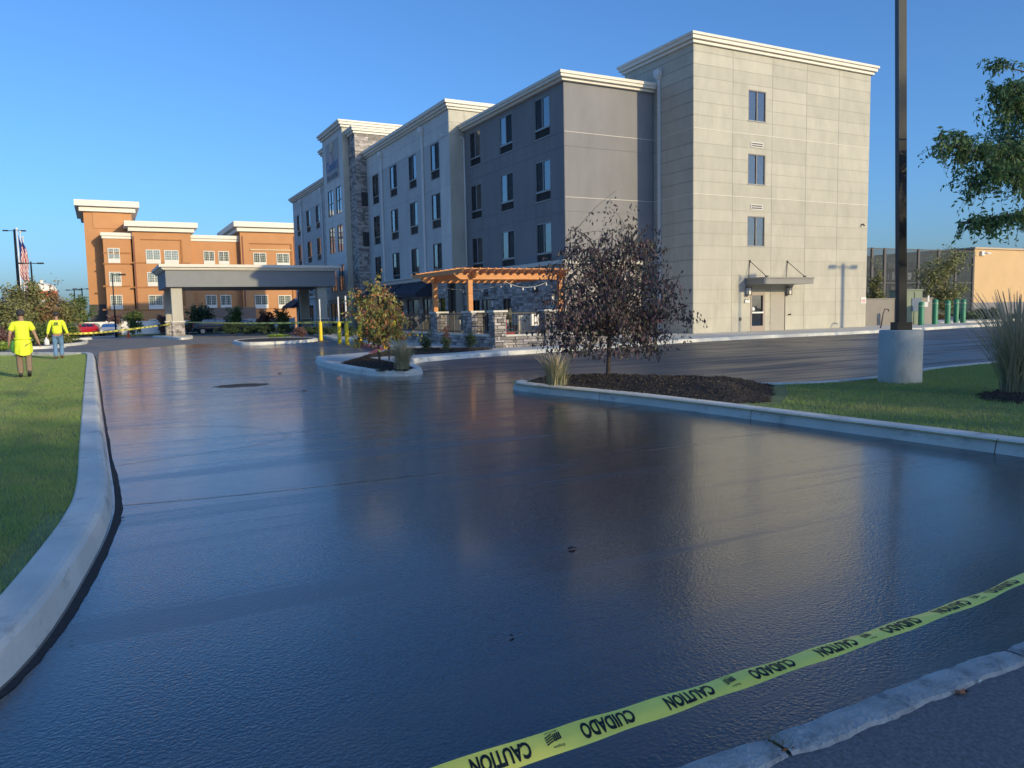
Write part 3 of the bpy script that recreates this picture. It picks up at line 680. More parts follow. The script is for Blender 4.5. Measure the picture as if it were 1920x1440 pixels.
# ground storey of the grey block: ledge, glass, awnings
mb = MB(); mb.box(-6.95, -6.0, 15.2, 31.7, 3.6, 3.84); mb.box(-7.05, -6.0, 15.2, 31.7, 3.84, 3.95); part(mb, 'ledge', m_cap, H, True)
veneer('stone_veneer', 'x', -6.8, 15.2, 31.7, .1, 3.6, .15, [(15.6, 17.3, .2, 2.4), (18.2, 19.5, .2, 2.4), (20.4, 22.6, .2, 2.4), (23.4, 25.6, .2, 2.4), (26.5, 29.5, .2, 2.4)])
for a, b in ((15.6, 17.3), (18.2, 19.5), (20.4, 22.6), (23.4, 25.6), (26.5, 29.5)): window(H, 'x', -6.8, a, b, 2.4, .2, .2, 2)
for a, b in ((17.6, 23.2), (23.6, 30.6)):
    mb = MB(); x0, x1 = -6.86, -8.1
    mb.add([(x0, a, 3.55), (x0, b, 3.55), (x1, b, 2.75), (x1, a, 2.75), (x1, b, 2.5), (x1, a, 2.5), (x0, a, 2.5), (x0, b, 2.5)], [(0, 1, 2, 3), (3, 2, 4, 5), (0, 3, 5, 6), (1, 7, 4, 2)]); part(mb, 'awning', m_navy, H, True)
mb = MB(); x0, x1, a, b = GU-.05, -7.9, 55.5, 60.5
mb.add([(x0, a, 3.4), (x0, b, 3.4), (x1, b, 2.5), (x1, a, 2.5), (x1, b, 2.3), (x1, a, 2.3), (x0, a, 2.3), (x0, b, 2.3)], [(0, 1, 2, 3), (3, 2, 4, 5), (0, 3, 5, 6), (1, 7, 4, 2)]); part(mb, 'awning', m_navy, H, True)
hh = [(44+i*3.6, 45.8+i*3.6, .3, 2.5) for i in range(4)]
wall(H, 'x', GU-.1, 40.5, G1, -1, 3.2, hh, m_mid)
for a, b, c, d in hh: window(H, 'x', GU-.1, a, b, d, c, c, 2)
mb = MB(); mb.box(GU-.3, GU+.1, 42.0, G1, 3.2, 3.4); part(mb, 'ledge', m_cap, H, True)
# --- stone pier and sign tower
SU, SV, TU, TV0, TV1 = -7.47, 31.74, -7.94, 33.58, 39.9
mb = MB(); mb.box(SU+.05, -3.4, SV+.05, 42.0, -1, 15.9); part(mb, 'pier_core', m_mortar, H, True)
veneer('stone_veneer', 'y', SV+.05, SU, GU+.2, .1, 15.9, .14, [], False); veneer('stone_veneer', 'y', SV+.05, GU+.2, -3.4, 13.9, 15.9, .14, [], False)
veneer('stone_veneer', 'x', SU+.05, SV, TV0, .1, 15.9, .14, [], False); veneer('stone_veneer', 'x', SU+.05, TV1, 42.0, .1, 15.9, .14, [], False)
cornice(H, SU, -3.4, SV, 42.0, 15.9, .5, .34)
for z in (10.18, 6.99):
    mb = MB(); wb(mb, 'y', SV, -7.07, -6.56, z, z+1.1, .0, .05); f = part(mb, 'louver', m_louv, H, True)
    for k in range(8):
        mb = MB(); wb(mb, 'y', SV, -7.04, -6.58, z+.05+k*.13, z+.1+k*.13, .051, .07); part(mb, 'slat', m_louv, f)
tw = [(a, b, z0, z1) for a, b in ((34.42, 36.1), (36.95, 38.72)) for z0, z1 in ((9.97, 12.2), (6.77, 9.02), (3.5, 5.68))]
mb = MB(); mb.box(TU+.3, -2.9, TV0, TV1+.0, -1, 16.72); part(mb, 'tower_core', m_joint, H, True)
wall(H, 'x', TU, TV0+.001, TV1, 3.0, 16.72, tw, m_joint, thick=.29)
panels(H, 'x', TU, [TV0-.018, TV1], [3.0, 6.2, 9.5, 12.7, 16.72], tw, m_pan_shade, .006)
panels(H, 'y', TV0, [TU, SU+.02], [3.0, 6.2, 9.5, 12.7, 15.9, 16.72], [], m_pan, .006); panels(H, 'y', TV0, [SU+.02, -2.9], [16.42, 16.72], [], m_pan, .006)
cornice(H, TU, -2.9, TV0, TV1, 16.72, .52, .42)
for a, b, z0, z1 in tw:
    fr = MB(); at = TU
    for q in ((a, b, z1-.05, z1), (a, b, z0, z0+.05), (a, a+.06, z0, z1), (b-.06, b, z0, z1), ((a+b)/2-.03, (a+b)/2+.03, z0, z1), (a, b, (z0+z1)/2-.03, (z0+z1)/2+.03)): wb(fr, 'x', at, *q, -.08, .005)
    f = part(fr, 'window', m_bronze, H, True)
    mb = MB(); wb(mb, 'x', at, a, b, z0, z1, -.04, -.035); part(mb, 'pane', m_glasst, f)
    mb = MB(); wb(mb, 'x', at, a, b, z0, z1, -.12, -.08); part(mb, 'blind', m_cur, f)
# ground storey of the tower, under the canopy
mb = MB(); mb.box(TU-.12, TU+.3, TV0-.1, TV1+.4, 2.75, 3.0); part(mb, 'ledge', m_cap, H, True)
wall(H, 'x', TU, TV0, TV1, -1, 2.75, [(34.6, 36.2, .2, 2.4), (36.8, 39.3, .2, 2.5)], m_light, thick=.29)
for q in ((34.6, 36.2, 2.4, .2), (36.8, 39.3, 2.5, .2)): window(H, 'x', TU, q[0], q[1], q[2], q[3], q[3], 2)
mb = MB(); mb.tube([(TU-.1, 40.6, 2.9), (TU-.3, 40.4, 2.6), (TU-1.1, 39.0, 2.3), (TU-1.2, 38.8, .2)], .07, 8); part(mb, 'downspout', m_gutter, H, True)
# sign on the tower
sm = M('sign_panel', (.36, .35, .335), .7, .03); mb = MB(); wb(mb, 'x', TU, 34.75, 38.75, 12.95, 16.15, .02, .06); sgn = part(mb, 'sign_board', sm, H, True)
def on_x(body, y_left, z, w_, h_, at, mat, parent, name='lettering', bold=.01, d=.06):
    v, f = text_geo(body, bold); W_, H_ = v[:, 0].max(), v[:, 1].max(); mb = MB()
    # the viewer faces +x, so words run towards -y
    A = [(at-d, y_left-x/W_*w_, z+y/H_*h_) for x, y in v]; mb.add(A, f); o = part(mb, name, mat, parent); return o
m_sb = M('sign_blue', (.03, .09, .3), .5, .05); m_si = M('sign_ink', (.02, .03, .07), .5, .05)
on_x('Comfort', 38.55, 13.72, 3.6, .95, TU-.03, m_sb, sgn, bold=.02); on_x('INN & SUITES', 38.45, 13.05, 3.35, .42, TU-.03, m_si, sgn, bold=.03)
def blob(pts, mat, name='emblem'):
    P = catmull(pts, 5, True); mb = MB(); mb.add([(TU-.095, p[0], p[1]) for p in P]+[(TU-.061, p[0], p[1]) for p in P], [tuple(range(len(P)))]+[(i, (i+1) % len(P), len(P)+(i+1) % len(P), len(P)+i) for i in range(len(P))]); return part(mb, name, mat, sgn)
blob([(37.25, 16.0), (36.5, 16.1), (36.25, 15.75), (36.55, 15.4), (36.95, 15.2), (37.3, 15.5)], M('sign_gold', (.45, .33, .16), .5, .05))
blob([(37.2, 15.35), (37.6, 14.85), (37.2, 14.3), (36.6, 14.35), (36.4, 14.75), (36.75, 15.1)], M('sign_rose', (.38, .2, .2), .5, .05))
# --- entrance canopy (porte-cochere)
pc = thing('entrance_canopy', 'grey drive-through canopy on square columns in front of the hotel entrance', 'canopy', (-15, 36, 0))
mb = MB(); mb.box(-21.95, -9.45, 31.85, 40.5, 3.72, 4.95); part(mb, 'canopy_fascia', M('fascia_grey', (.23, .24, .255), .8, .06, 1), pc, True)
mb = MB(); mb.box(-22.1, -9.3, 31.7, 40.6, 4.95, 5.02); mb.box(-22.2, -9.2, 31.6, 40.7, 5.02, 5.15); mb.box(-22.38, -9.02, 31.42, 40.9, 5.15, 5.36); part(mb, 'canopy_cornice', m_corn, pc, True)
for x, y in ((-21.62, 32.2), (-21.62, 38.6), (-10.85, 32.2), (-10.85, 38.2)):
    mb = MB(); mb.box(x, x+.75, y, y+.75, 1.2, 3.72); cl = part(mb, 'column', m_light, pc, True)
    mb = MB(); mb.box(x-.02, x+.77, y-.02, y+.77, -.3, 1.12); part(mb, 'column_core', m_mortar, cl)
    mb = MB(); mb.box(x-.1, x+.85, y-.1, y+.85, 1.12, 1.22); part(mb, 'cap', m_cap, cl)
    mb = MB(); z = .0
    while z < 1.1:
        hh_ = R.uniform(.09, .16)
        for face in range(4):
            h = 0
            while h < .79:
                w2 = min(R.uniform(.12, .3), .79-h); d = R.uniform(.02, .055); a = h+.004; b = h+w2-.004; zt = min(z+hh_-.006, 1.11)
                if face == 0: mb.box(x-.02+a, x-.02+b, y-.02-d, y-.02, z, zt)
                if face == 1: mb.box(x-.02-d, x-.02, y-.02+a, y-.02+b, z, zt)
                if face == 2: mb.box(x+.77, x+.77+d, y-.02+a, y-.02+b, z, zt)
                if face == 3: mb.box(x-.02+a, x-.02+b, y+.77, y+.77+d, z, zt)
                h += w2
        z += hh_
    part(mb, 'stone_facing', m_stone, cl, kind='stuff')

# ================================================================== PATIO
STONES = [None]*0
def stone_mesh(w_, h_, d_):
    b = MB(); e = .008
    b.add([(e, 0, e), (w_-e, 0, e), (w_-e, 0, h_-e), (e, 0, h_-e), (0, d_*.55, 0), (w_, d_*.55, 0), (w_, d_*.55, h_), (0, d_*.55, h_), (0, d_, 0), (w_, d_, 0), (w_, d_, h_), (0, d_, h_)],
          [(0, 1, 2, 3), (0, 4, 5, 1), (1, 5, 6, 2), (2, 6, 7, 3), (3, 7, 4, 0), (4, 8, 9, 5), (5, 9, 10, 6), (6, 10, 11, 7), (7, 11, 8, 4)])
    return b.mesh('stone', m_stone)
SM = {(i, j): stone_mesh(.12+.07*i, .075+.03*j, .045) for i in range(5) for j in range(3)}
def stones(root, pl, at, h0, h1, z0, z1):
    """each stone an object of its own, laid in uneven courses"""
    z = z0
    while z < z1-.03:
        j = R.randrange(3); hh = .075+.03*j; sz = 1.
        if z+hh > z1: sz = (z1-z)/hh
        h = h0-R.uniform(0, .0)
        while h < h1-.02:
            i = R.randrange(5); ww = .12+.07*i; sx = 1.
            if h+ww > h1-.06: sx = (h1-h)/ww
            if sx > 1.6: sx = 1.
            dd = R.uniform(.6, 1.2)
            o = link('stone', SM[i, j], root); o.scale = (sx*(1-.012/ww), dd, sz*.9)
            rl = root.location
            if pl == 'y': o.location = (h-rl[0], at-.045*dd-rl[1], z-rl[2])
            else: o.rotation_euler = (0, 0, -math.pi/2); o.location = (at-.045*dd-rl[0], h+ww*sx-rl[1], z-rl[2])
            h += ww*sx
        z += hh*sz
def pillar(x0, x1, y0, y1, label, top=1.42):
    t = thing('stone_pillar', label, 'pillar', (x0, y0, .14), 'stone pillars of the patio wall')
    mb = MB(); mb.box(x0, x1, y0, y1, .1, top); part(mb, 'mortar_core', m_mortar, t, True)
    stones(t, 'x', x0, y0, y1, .14, top); stones(t, 'y', y0, x0-.03, x1, .14, top)
    mb = MB(); mb.box(x0-.08, x1+.06, y0-.08, y1+.06, top, top+.07); part(mb, 'cap', m_cap, t, True)
pillar(-13.84, -13.4, -5.44, -5.0, 'tall stone pillar at the front corner of the patio wall')
pillar(-13.84, -13.4, -3.5, -2.75, 'stone pillar carrying the front timber post of the pergola')
pillar(-13.84, -13.4, -.05, .6, 'stone pillar carrying the rear timber post of the pergola')
pillar(-11.75, -11.3, -5.44, -5.0, 'stone pillar on the front patio wall beside the purple tree')
pillar(-9.3, -8.85, -5.44, -5.0, 'stone pillar on the front patio wall behind the purple tree')
def lowwall(pl, at, h0, h1, label):
    t = thing('low_stone_wall', label, 'wall', (at, h0, .14) if pl == 'x' else (h0, at, .14), 'low stone walls round the patio')
    mb = MB(); wb(mb, pl, at, h0, h1, .1, .54, -.3, 0); part(mb, 'mortar_core', m_mortar, t, True)
    stones(t, pl, at, h0, h1, .14, .54)
    mb = MB(); wb(mb, pl, at, h0, h1, .54, .61, -.34, .06); part(mb, 'cap', m_cap, t, True)
lowwall('x', -13.8, -5.0, -3.5, 'low stone wall between the corner pillar and the front pergola pillar')
lowwall('x', -13.8, -2.75, -.05, 'low stone wall between the two pergola pillars')
lowwall('x', -13.8, .6, 5.0, 'low stone wall running left from the rear pergola pillar')
lowwall('y', -5.38, -13.4, -11.75, 'low stone wall right of the tall corner pillar')
lowwall('y', -5.38, -11.3, -9.3, 'low stone wall behind the purple tree')
def railing(pl, at, h0, h1, label):
    t = thing('iron_railing', label, 'railing', (at, h0, .61) if pl == 'x' else (h0, at, .61), 'black iron railings on the patio wall')
    mb = MB()
    for z in (.68, 1.36): wb(mb, pl, at, h0, h1, z, z+.035, -.16, -.13)
    part(mb, 'rail', m_iron, t, True)
    n = int((h1-h0)/.115); b0 = MB(); b0.box(-.009, .009, -.009, .009, .62, 1.44); bm_ = b0.mesh('baluster', m_iron); rl = t.location
    for i in range(1, n):
        h = h0+(h1-h0)*i/n; o = link('baluster', bm_, t); p = (at+.145, h, 0) if pl == 'x' else (h, at+.145, 0); o.location = Vector(p)-rl
    for h in np.arange(h0+.02, h1, max((h1-h0)/max(round((h1-h0)/1.5), 1), .5)):
        mb = MB(); wb(mb, pl, at, h, h+.05, .61, 1.5, -.17, -.12); part(mb, 'post', m_iron, t, True)
railing('x', -13.8, -5.0, -3.5, 'black iron railing between the corner pillar and the front pergola pillar')
railing('x', -13.8, -2.75, -.05, 'black iron railing between the two pergola pillars')
railing('x', -13.8, .6, 5.0, 'black iron railing left of the rear pergola pillar')
railing('y', -5.38, -13.4, -11.75, 'black iron railing right of the tall corner pillar')
railing('y', -5.38, -11.3, -9.3, 'black iron railing behind the purple tree')
mb = MB(); mb.box(-13.5, -5.8, -5.1, 14, .143, .17); struct(mb, 'patio_paving', M('patio_paver', (.3, .27, .24), .9, .15, 3))
# pergola
pg = thing('timber_pergola', 'orange brown timber pergola over the patio with notched beams', 'pergola', (-12, -1, .14))
def beam(pl, at, h0, h1, z0, z1, th, name, notch=0, parent=None):
    """shaped ends and a scalloped top edge"""
    n = int((h1-h0)/.05); top = []; bot = []
    for i in range(n+1):
        h = h0+(h1-h0)*i/n; e = min(h-h0, h1-h); zb = z0+(.2*max(0, 1-e/.3)**1.5); zt = z1
        if notch: ph = ((h-h0)/notch) % 1; zt = z1-.075*max(0, 1-abs(ph-.5)/.25)
        top.append((h, zt)); bot.append((h, zb))
    vs = []
    for d in (-th/2, th/2):
        for h, z in top+bot: vs.append((at+d, h, z) if pl == 'x' else (h, at+d, z))
    m_ = n+1; K = 2*m_; fs = []
    for i in range(n):
        fs += [(i, i+1, K+i+1, K+i), (m_+i, K+m_+i, K+m_+i+1, m_+i+1), (i, m_+i, m_+i+1, i+1), (K+i, K+i+1, K+m_+i+1, K+m_+i)]
    fs += [(0, K, K+m_, m_), (n, m_+n, K+m_+n, K+n)]
    b = MB(); b.add(vs, fs); return part(b, name, m_wood, parent or pg, True)
for x, y in ((-13.98, -3.56), (-13.98, -.1), (-9.98, -3.56)):
    mb = MB(); mb.box(x+.02, x+.20, y+.05, y+.23, 1.49 if x < -12 else .17, 2.75); part(mb, 'post', m_wood, pg, True)
for y in (-3.55, -.05): beam('y', y+.06, -14.55, -9.75, 2.68, 2.93, .08, 'beam', .32)
for x in (-13.9, -10.0): beam('x', x+.1, -4.0, 1.3, 2.72, 2.97, .08, 'side_beam')
for i in range(15):
    x = -14.35+i*.325; beam('x', x, -4.05, 1.45, 2.90, 3.06, .045, 'rafter')
for i in range(9): y = -3.6+i*.52; mb = MB(); mb.box(-14.5, -9.8, y, y+.045, 3.062, 3.10); part(mb, 'batten', m_wood, pg, True)
# festoon lights hung from the pergola
fl = thing('festoon_lights', 'string of small bulbs hanging under the pergola', 'string lights', (-12, -2, 2.6))
for k, (a, b) in enumerate((((-12.4, -3.3, 2.66), (-10.2, -3.2, 2.66)), ((-13.6, 1.0, 2.66), (-11, -1, 2.66)))):
    P = [tuple(np.array(a)*(1-t)+np.array(b)*t-np.array([0, 0, .28*4*t*(1-t)])) for t in np.linspace(0, 1, 13)]
    mb = MB(); mb.tube(P, .008, 5); part(mb, 'cable', m_gutter, fl, True)
    for p in P[2:-1:3]:
        mb = MB(); mb.lathe([(.012, -.02), (.02, -.03), (.035, -.08), (.025, -.12), (.001, -.135)], 8, p); part(mb, 'bulb', m_white, fl, True)
def lantern(x, y, z, label):
    t = thing('wall_lantern', label, 'lamp', (x, y, z), 'lanterns round the patio')
    mb = MB(); mb.box(-.1, .1, -.1, .1, .2, .24); mb.box(-.09, .09, -.09, .09, -.24, -.21)
    for a in (-.08, .08):
        for b in (-.08, .08): mb.box(a-.01, a+.01, b-.01, b+.01, -.21, .2)
    mb.box(-.02, .9 if x < -6.4 and x > -8 else .3, -.015, .015, .24, .27); part(mb, 'frame', m_iron, t)
    mb = MB(); mb.box(-.06, .06, -.06, .06, -.2, .19); part(mb, 'lamp_glass', m_white, t)
lantern(-6.3, 9.98, 1.9, 'white lantern in front of the stone wall between two dark windows')
lantern(-6.15, 18.2, 2.85, 'lantern hanging under the left end of the pergola by the awning')
lantern(-6.1, 3.5, 2.0, 'white lantern on the stone wall beside the purple tree')
mb = MB(); mb.box(-.2, .2, -.02, .02, 0, .48); o = tag(link('menu_board', mb.mesh('menu_board', m_white), None, (-10.75, -2.9, .85)), 'white board standing behind the railing near the purple tree', 'board')
# patio furniture
def chair(label, mat, x, y, rz, high=False, grp='chairs on the patio'):
    t = thing('patio_chair', label, 'chair', (x, y, .17), grp, rz)
    mb = MB(); mb.box(-.24, .24, -.24, .24, .42, .5); part(mb, 'seat', mat, t)
    mb = MB(); mb.box(-.24, .24, .2, .27, .5, 1.12 if high else .95); part(mb, 'backrest', mat, t)
    for a in (-.22, .22):
        for b in (-.22, .22): mb = MB(); mb.tube([(a, b, 0), (a*.95, b*.95, .42)], .018, 6); part(mb, 'leg', m_iron, t)
    for a in (-.26, .26): mb = MB(); mb.box(a-.02, a+.02, -.22, .22, .66, .7); mb.box(a-.015, a+.015, -.2, -.17, .45, .66); part(mb, 'armrest', m_iron, t)
cream = M('cream_sling', (.5, .48, .4), .8, .05)
chair('red chair just right of the tall corner pillar', m_red, -12.75, -4.2, .3)
chair('cream high-backed chair right of the red chair', cream, -12.0, -4.1, 3.0, True)
chair('red chair behind the railing beside the purple tree', m_red, -10.7, -3.8, 2.2)
chair('red chair seen between the two pergola pillars', m_red, -12.3, -.6, 1.2)
chair('cream chair seen between the front pergola pillar and the corner pillar', cream, -12.2, -2.9, 2.6)
chair('small cream chair seen left of the red one between the pergola pillars', cream, -12.5, .6, 1.9)
t = thing('patio_table', 'round dark patio table between the red chairs', 'table', (-11.7, -3.0, .17))
mb = MB(); mb.lathe([(.001, .70), (.5, .70), (.5, .73), (.001, .73)], 20); part(mb, 'table_top', m_iron, t)
mb = MB(); mb.tube([(0, 0, 0), (0, 0, .7)], .035); mb.lathe([(.28, 0), (.26, .03), (.03, .05)], 16); part(mb, 'pedestal', m_iron, t)

# ================================================================== STREET FURNITURE
def bollard(x, y, label, post=True):
    t = thing('yellow_bollard', label, 'bollard', (x, y, 0), 'yellow bollards along the hotel pavement')
    mb = MB(); mb.lathe([(.1, 0), (.1, 1.0), (.085, 1.06), (.05, 1.1), (.001, 1.12)], 14); part(mb, 'sleeve', m_yel, t)
    if post: mb = MB(); mb.tube([(0, 0, 1.1), (0, 0, 2.35)], .04, 8); part(mb, 'white_post', m_white, t)
for px, py, lb, ps in ((602, 638.5, 'yellow bollard with white post, leftmost of the row by the hotel entrance', True), (637, 644, 'yellow bollard with white post, second from the left', True), (651, 646, 'yellow bollard with white post partly behind the autumn tree', True),
                       (676, 650, 'yellow bollard with white post seen just left of the autumn tree trunk', True), (723, 660.5, 'short yellow bollard right of the autumn tree trunk', False), (740, 642, 'yellow bollard without post behind the dry grass clump', False)):
    x, y, _ = gp(px, py, 0); bollard(x, y, lb, ps)
def light_pole(x, y, z, label, h=9., heads=2, base=None, grp=None, r=.075, sq=True, lean=(0, 0), rz=0., col=None):
    t = thing('light_pole', label, 'light pole', (x, y, z), grp, rz); zb = 0
    if base:
        mb = MB(); mb.lathe([(base[0], -.1), (base[0], base[1]-.015), (base[0]-.015, base[1]), (.001, base[1])], 32); part(mb, 'concrete_base', M('pole_base_concrete', (.5, .51, .47), .9, .16, 1.8, .005, 40, stretch=(1, 1, .5), dirt=(2.2, .54, .4, (1, 1, .6))), t); zb = base[1]
    mb = MB(); q = r*1.0
    if sq: mb.obox((lean[0]*.5, lean[1]*.5, zb+(h-zb)/2), (q, 0, 0), (0, q, 0), (lean[0]*.5, lean[1]*.5, (h-zb)/2))
    else: mb.tube([(0, 0, zb), (lean[0], lean[1], h)], [r*1.3, r*.8])
    part(mb, 'pole', col or m_pole, t)
    if base: mb = MB(); mb.box(-q*1.9, q*1.9, -q*1.9, q*1.9, zb+.0, zb+.13); part(mb, 'base_cover', m_pole, t)
    for k in range(heads):
        s = 1 if k == 0 else -1
        mb = MB(); mb.box(s*(q+.0)+lean[0], s*(q+.55)+lean[0], lean[1]-.04, lean[1]+.04, h-.22, h-.14); part(mb, 'arm', m_pole, t)
        mb = MB(); mb.box(lean[0]+s*(q+.5), lean[0]+s*(q+1.05), lean[1]-.18, lean[1]+.18, h-.24, h-.1); part(mb, 'lamp_head', m_pole, t)
bx, by, bz = gp(1687, 716, .13); dist = (np.array([bx, by, 0])-CAM)@_F; rb = 37.5/FPX*dist
light_pole(bx, by, .12, 'tall dark square light pole on a round concrete base in the right lawn', 11, 2, (rb, rb*2.62), r=23/FPX*dist/2*.62, lean=(-.28, 0), rz=-YAW)
# the two poles whose shadows fall on the light end wall
light_pole(17.3, -18.6, 0, 'two-armed light pole outside the frame on the right', 9.1, 2, (.3, .8), 'light poles of the car park', r=.11)
light_pole(10.2, -20.5, 0, 'single-arm light pole outside the frame on the right', 9.0, 1, (.3, .8), 'light poles of the car park', r=.05, rz=.5)

# right background
Wt = thing('enclosure_wall', 'plain taupe service enclosure wall right of the hotel end block', 'wall', (14, .8, 0))
mb = MB(); mb.box(12.9, 21, 1.4, 1.6, 0, 1.72); part(mb, 'wall_face', M('taupe_block', (.24, .22, .2), .9, .06), Wt, True); mb = MB(); mb.box(12.88, 21.05, 1.36, 1.64, 1.72, 1.78); part(mb, 'coping', M('taupe_block', (1, 1, 1)), Wt, True)
x, y, _ = gp(1651, 617, .1)
t = thing('handrail', 'short dark handrail with bent top in front of the enclosure wall', 'handrail', (x, y, .14)); mb = MB(); mb.tube([(0, 0, 0), (.28, .05, .85), (.42, .08, 1.02), (.75, .12, 1.0), (.8, .12, .9)], .035, 8); part(mb, 'rail', m_bronze, t)
bxm = M('utility_green', (.22, .27, .19), .6, .06)
def boxat(px0, px1, ytop, ybot, dist, dep, name, mat, label, cat, grp=None):
    a, b = dp(px0, dist, ybot), dp(px1, dist, ybot); zt = zat(ytop, (px0+px1)/2, dist); t = thing(name, label, cat, ((a[0]+b[0])/2, (a[1]+b[1])/2, 0), grp)
    L = math.hypot(b[0]-a[0], b[1]-a[1]); t.rotation_euler = (0, 0, math.atan2(b[1]-a[1], b[0]-a[0])); mb = MB(); mb.box(-L/2, L/2, 0, dep, -.05, zt); part(mb, 'cabinet', mat, t); return t, L, zt
t, L, zt = boxat(1690, 1728, 545, 606, 48, 1.6, 'transformer_cabinet', bxm, 'pale green electrical cabinet behind the light pole', 'utility cabinet')
mb = MB(); mb.box(-L/2-.05, L/2+.05, -.05, 1.65, zt, zt+.08); part(mb, 'lid', bxm, t); mb = MB(); mb.box(-.02, .55, -.03, .0, .95, 1.75); part(mb, 'meter_panel', M('meter_blue', (.12, .17, .25), .4, .05), t)
mb = MB(); mb.box(.7, .98, -.025, 0, 1.2, 1.5); mb.box(.95, 1.05, -.025, 0, 1.5, 1.9); part(mb, 'label_plate', m_white, t)
mb = MB(); mb.box(-L/2+.05, L/2-.05, -.02, 0, .1, .12); mb.box(L/2-.5, L/2-.48, -.02, 0, .1, zt-.1); part(mb, 'door_seam', m_void, t)
for px, yt, yb, ds, lb in ((1726.5, 566, 614, 46, 'green bollard right beside the pale green cabinet, nearest of the five'), (1752.5, 561, 611, 47, 'green bollard second from the left'), (1776, 563, 611, 48, 'green bollard in the middle of the five'), (1792, 561, 609, 51, 'green bollard second from the right, partly behind another'), (1805, 561, 609, 50, 'green bollard, rightmost of the five')):
    x, y, z0 = dp(px, ds, yb); zt = zat(yt, px, ds); t = thing('green_bollard', lb, 'bollard', (x, y, min(z0, .14)-.05), 'green bollards by the electrical cabinet')
    hh = zt-z0+.05; mb = MB(); mb.lathe([(.16, 0), (.16, hh-.06), (.13, hh-.02), (.06, hh), (.001, hh)], 14); part(mb, 'sleeve', m_green, t)
    mb = MB(); mb.lathe([(.162, hh-.3), (.166, hh-.29), (.166, hh-.22), (.162, hh-.21)], 14); part(mb, 'band', M('pale_band', (.2, .35, .25), .5), t)
# screened fence with the storage yard behind
V = 25.
fn = thing('screened_fence', 'tall dark chain-link fence with screening between the hotel and the tan building', 'fence', (54, V, 0))
m_scr = bpy.data.materials.new('fence_screen'); m_scr.use_nodes = True; _n = m_scr.node_tree.nodes; _l = m_scr.node_tree.links
_t = _n.new('ShaderNodeBsdfTransparent'); _x = _n.new('ShaderNodeMixShader'); _n['Principled BSDF'].inputs['Base Color'].default_value = (.04, .05, .055, 1); _x.inputs[0].default_value = .62
_l.new(_n['Principled BSDF'].outputs[0], _x.inputs[1]); _l.new(_t.outputs[0], _x.inputs[2]); _l.new(_x.outputs[0], _n['Material Output'].inputs[0])
xs_ = [40, 45.9, 47.9, 51.2, 53.5, 57, 60.1, 63.4]
for x in xs_: mb = MB(); mb.box(x-.16, x+.16, V-.1, V+.1, 0, 7.35); part(mb, 'post', m_bronze, fn, True)
for a, b in zip(xs_, xs_[1:]): mb = MB(); mb.box(a+.16, b-.16, V, V+.02, 0, 7.2); part(mb, 'screen', m_scr, fn, True)
for z in (7.22, 3.6, .3): mb = MB(); mb.box(40, 63.4, V-.05, V+.05, z, z+.1); part(mb, 'rail', m_bronze, fn, True)
yardm = [M('yard_dark', (.03, .035, .04), .8, .2), M('yard_pale', (.35, .36, .36), .7, .2, orand=.4), M('yard_wood', (.25, .16, .09), .8, .2, orand=.3)]
for k in range(3):
    x0 = 46+k*7.5; t = thing('storage_rack', ['tall dark rack of stored goods behind the fence, left one', 'tall dark rack of stored goods behind the fence, middle one', 'tall dark rack of stored goods behind the fence, right one'][k], 'rack', (x0+3.5, 31, 0), 'racks in the yard behind the fence')
    for i in range(5): mb = MB(); mb.box(x0+i*1.75-.06, x0+i*1.75+.06, 30, 30.12, 0, 6.2); part(mb, 'upright', yardm[0], t, True)
    mb = MB(); mb.box(x0, x0+7.1, 32.6, 32.7, 0, 6.1+.2*k); part(mb, 'back_sheet', yardm[0], t, True)
    for j in range(5):
        z = .1+j*1.35; mb = MB(); mb.box(x0, x0+7, 30, 32.5, z, z+.1); part(mb, 'shelf', yardm[0], t, True)
        if j < 4:
            for i in range(5):
                if R.random() < .75:
                    a = x0+.15+i*1.38; mb = MB(); mb.box(a, a+R.uniform(.6, 1.2), 30.3, 32, z+.1, z+R.uniform(.4, 1.1)); part(mb, 'stored_box', R.choice(yardm), t, True)
TB = thing('tan_building', 'plain tan walled shop building with grey base at the far right', 'building', (80, 40, 0))
mb = MB(); mb.box(63.6, 140, V, 80, 1.35, 7.55); part(mb, 'wall', M('tan_stucco', (.56, .38, .2), .9, .05, .4), TB, True)
mb = MB(); mb.box(63.5, 140, V-.08, 80, -.5, 1.35); part(mb, 'base_wall', M('lilac_grey', (.2, .19, .2), .9, .06), TB, True)
mb = MB(); mb.box(63.4, 140.2, V-.2, 80.2, 7.55, 7.75); part(mb, 'parapet_cap', M('tan_cap', (.45, .36, .26), .8, .05), TB, True)
mb = MB(); mb.box(64.6, 65.1, V-.3, V, 6.8, 7.3); mb.tube([(65, V-.2, 7.1), (65.6, V-.7, 7.0)], .1, 6); part(mb, 'flood_lamp', m_white, TB, True)
mb = MB(); mb.box(78, 84, V-1.4, V-.3, 1.4, 1.6); mb.box(78.1, 78.2, V-1.3, V-1.2, 0, 1.4); mb.box(83.8, 83.9, V-1.3, V-1.2, 0, 1.4); tag(link('cart_shelter', mb.mesh('cart_shelter', m_corn)), 'small flat-roofed shelter in front of the tan building', 'shelter')

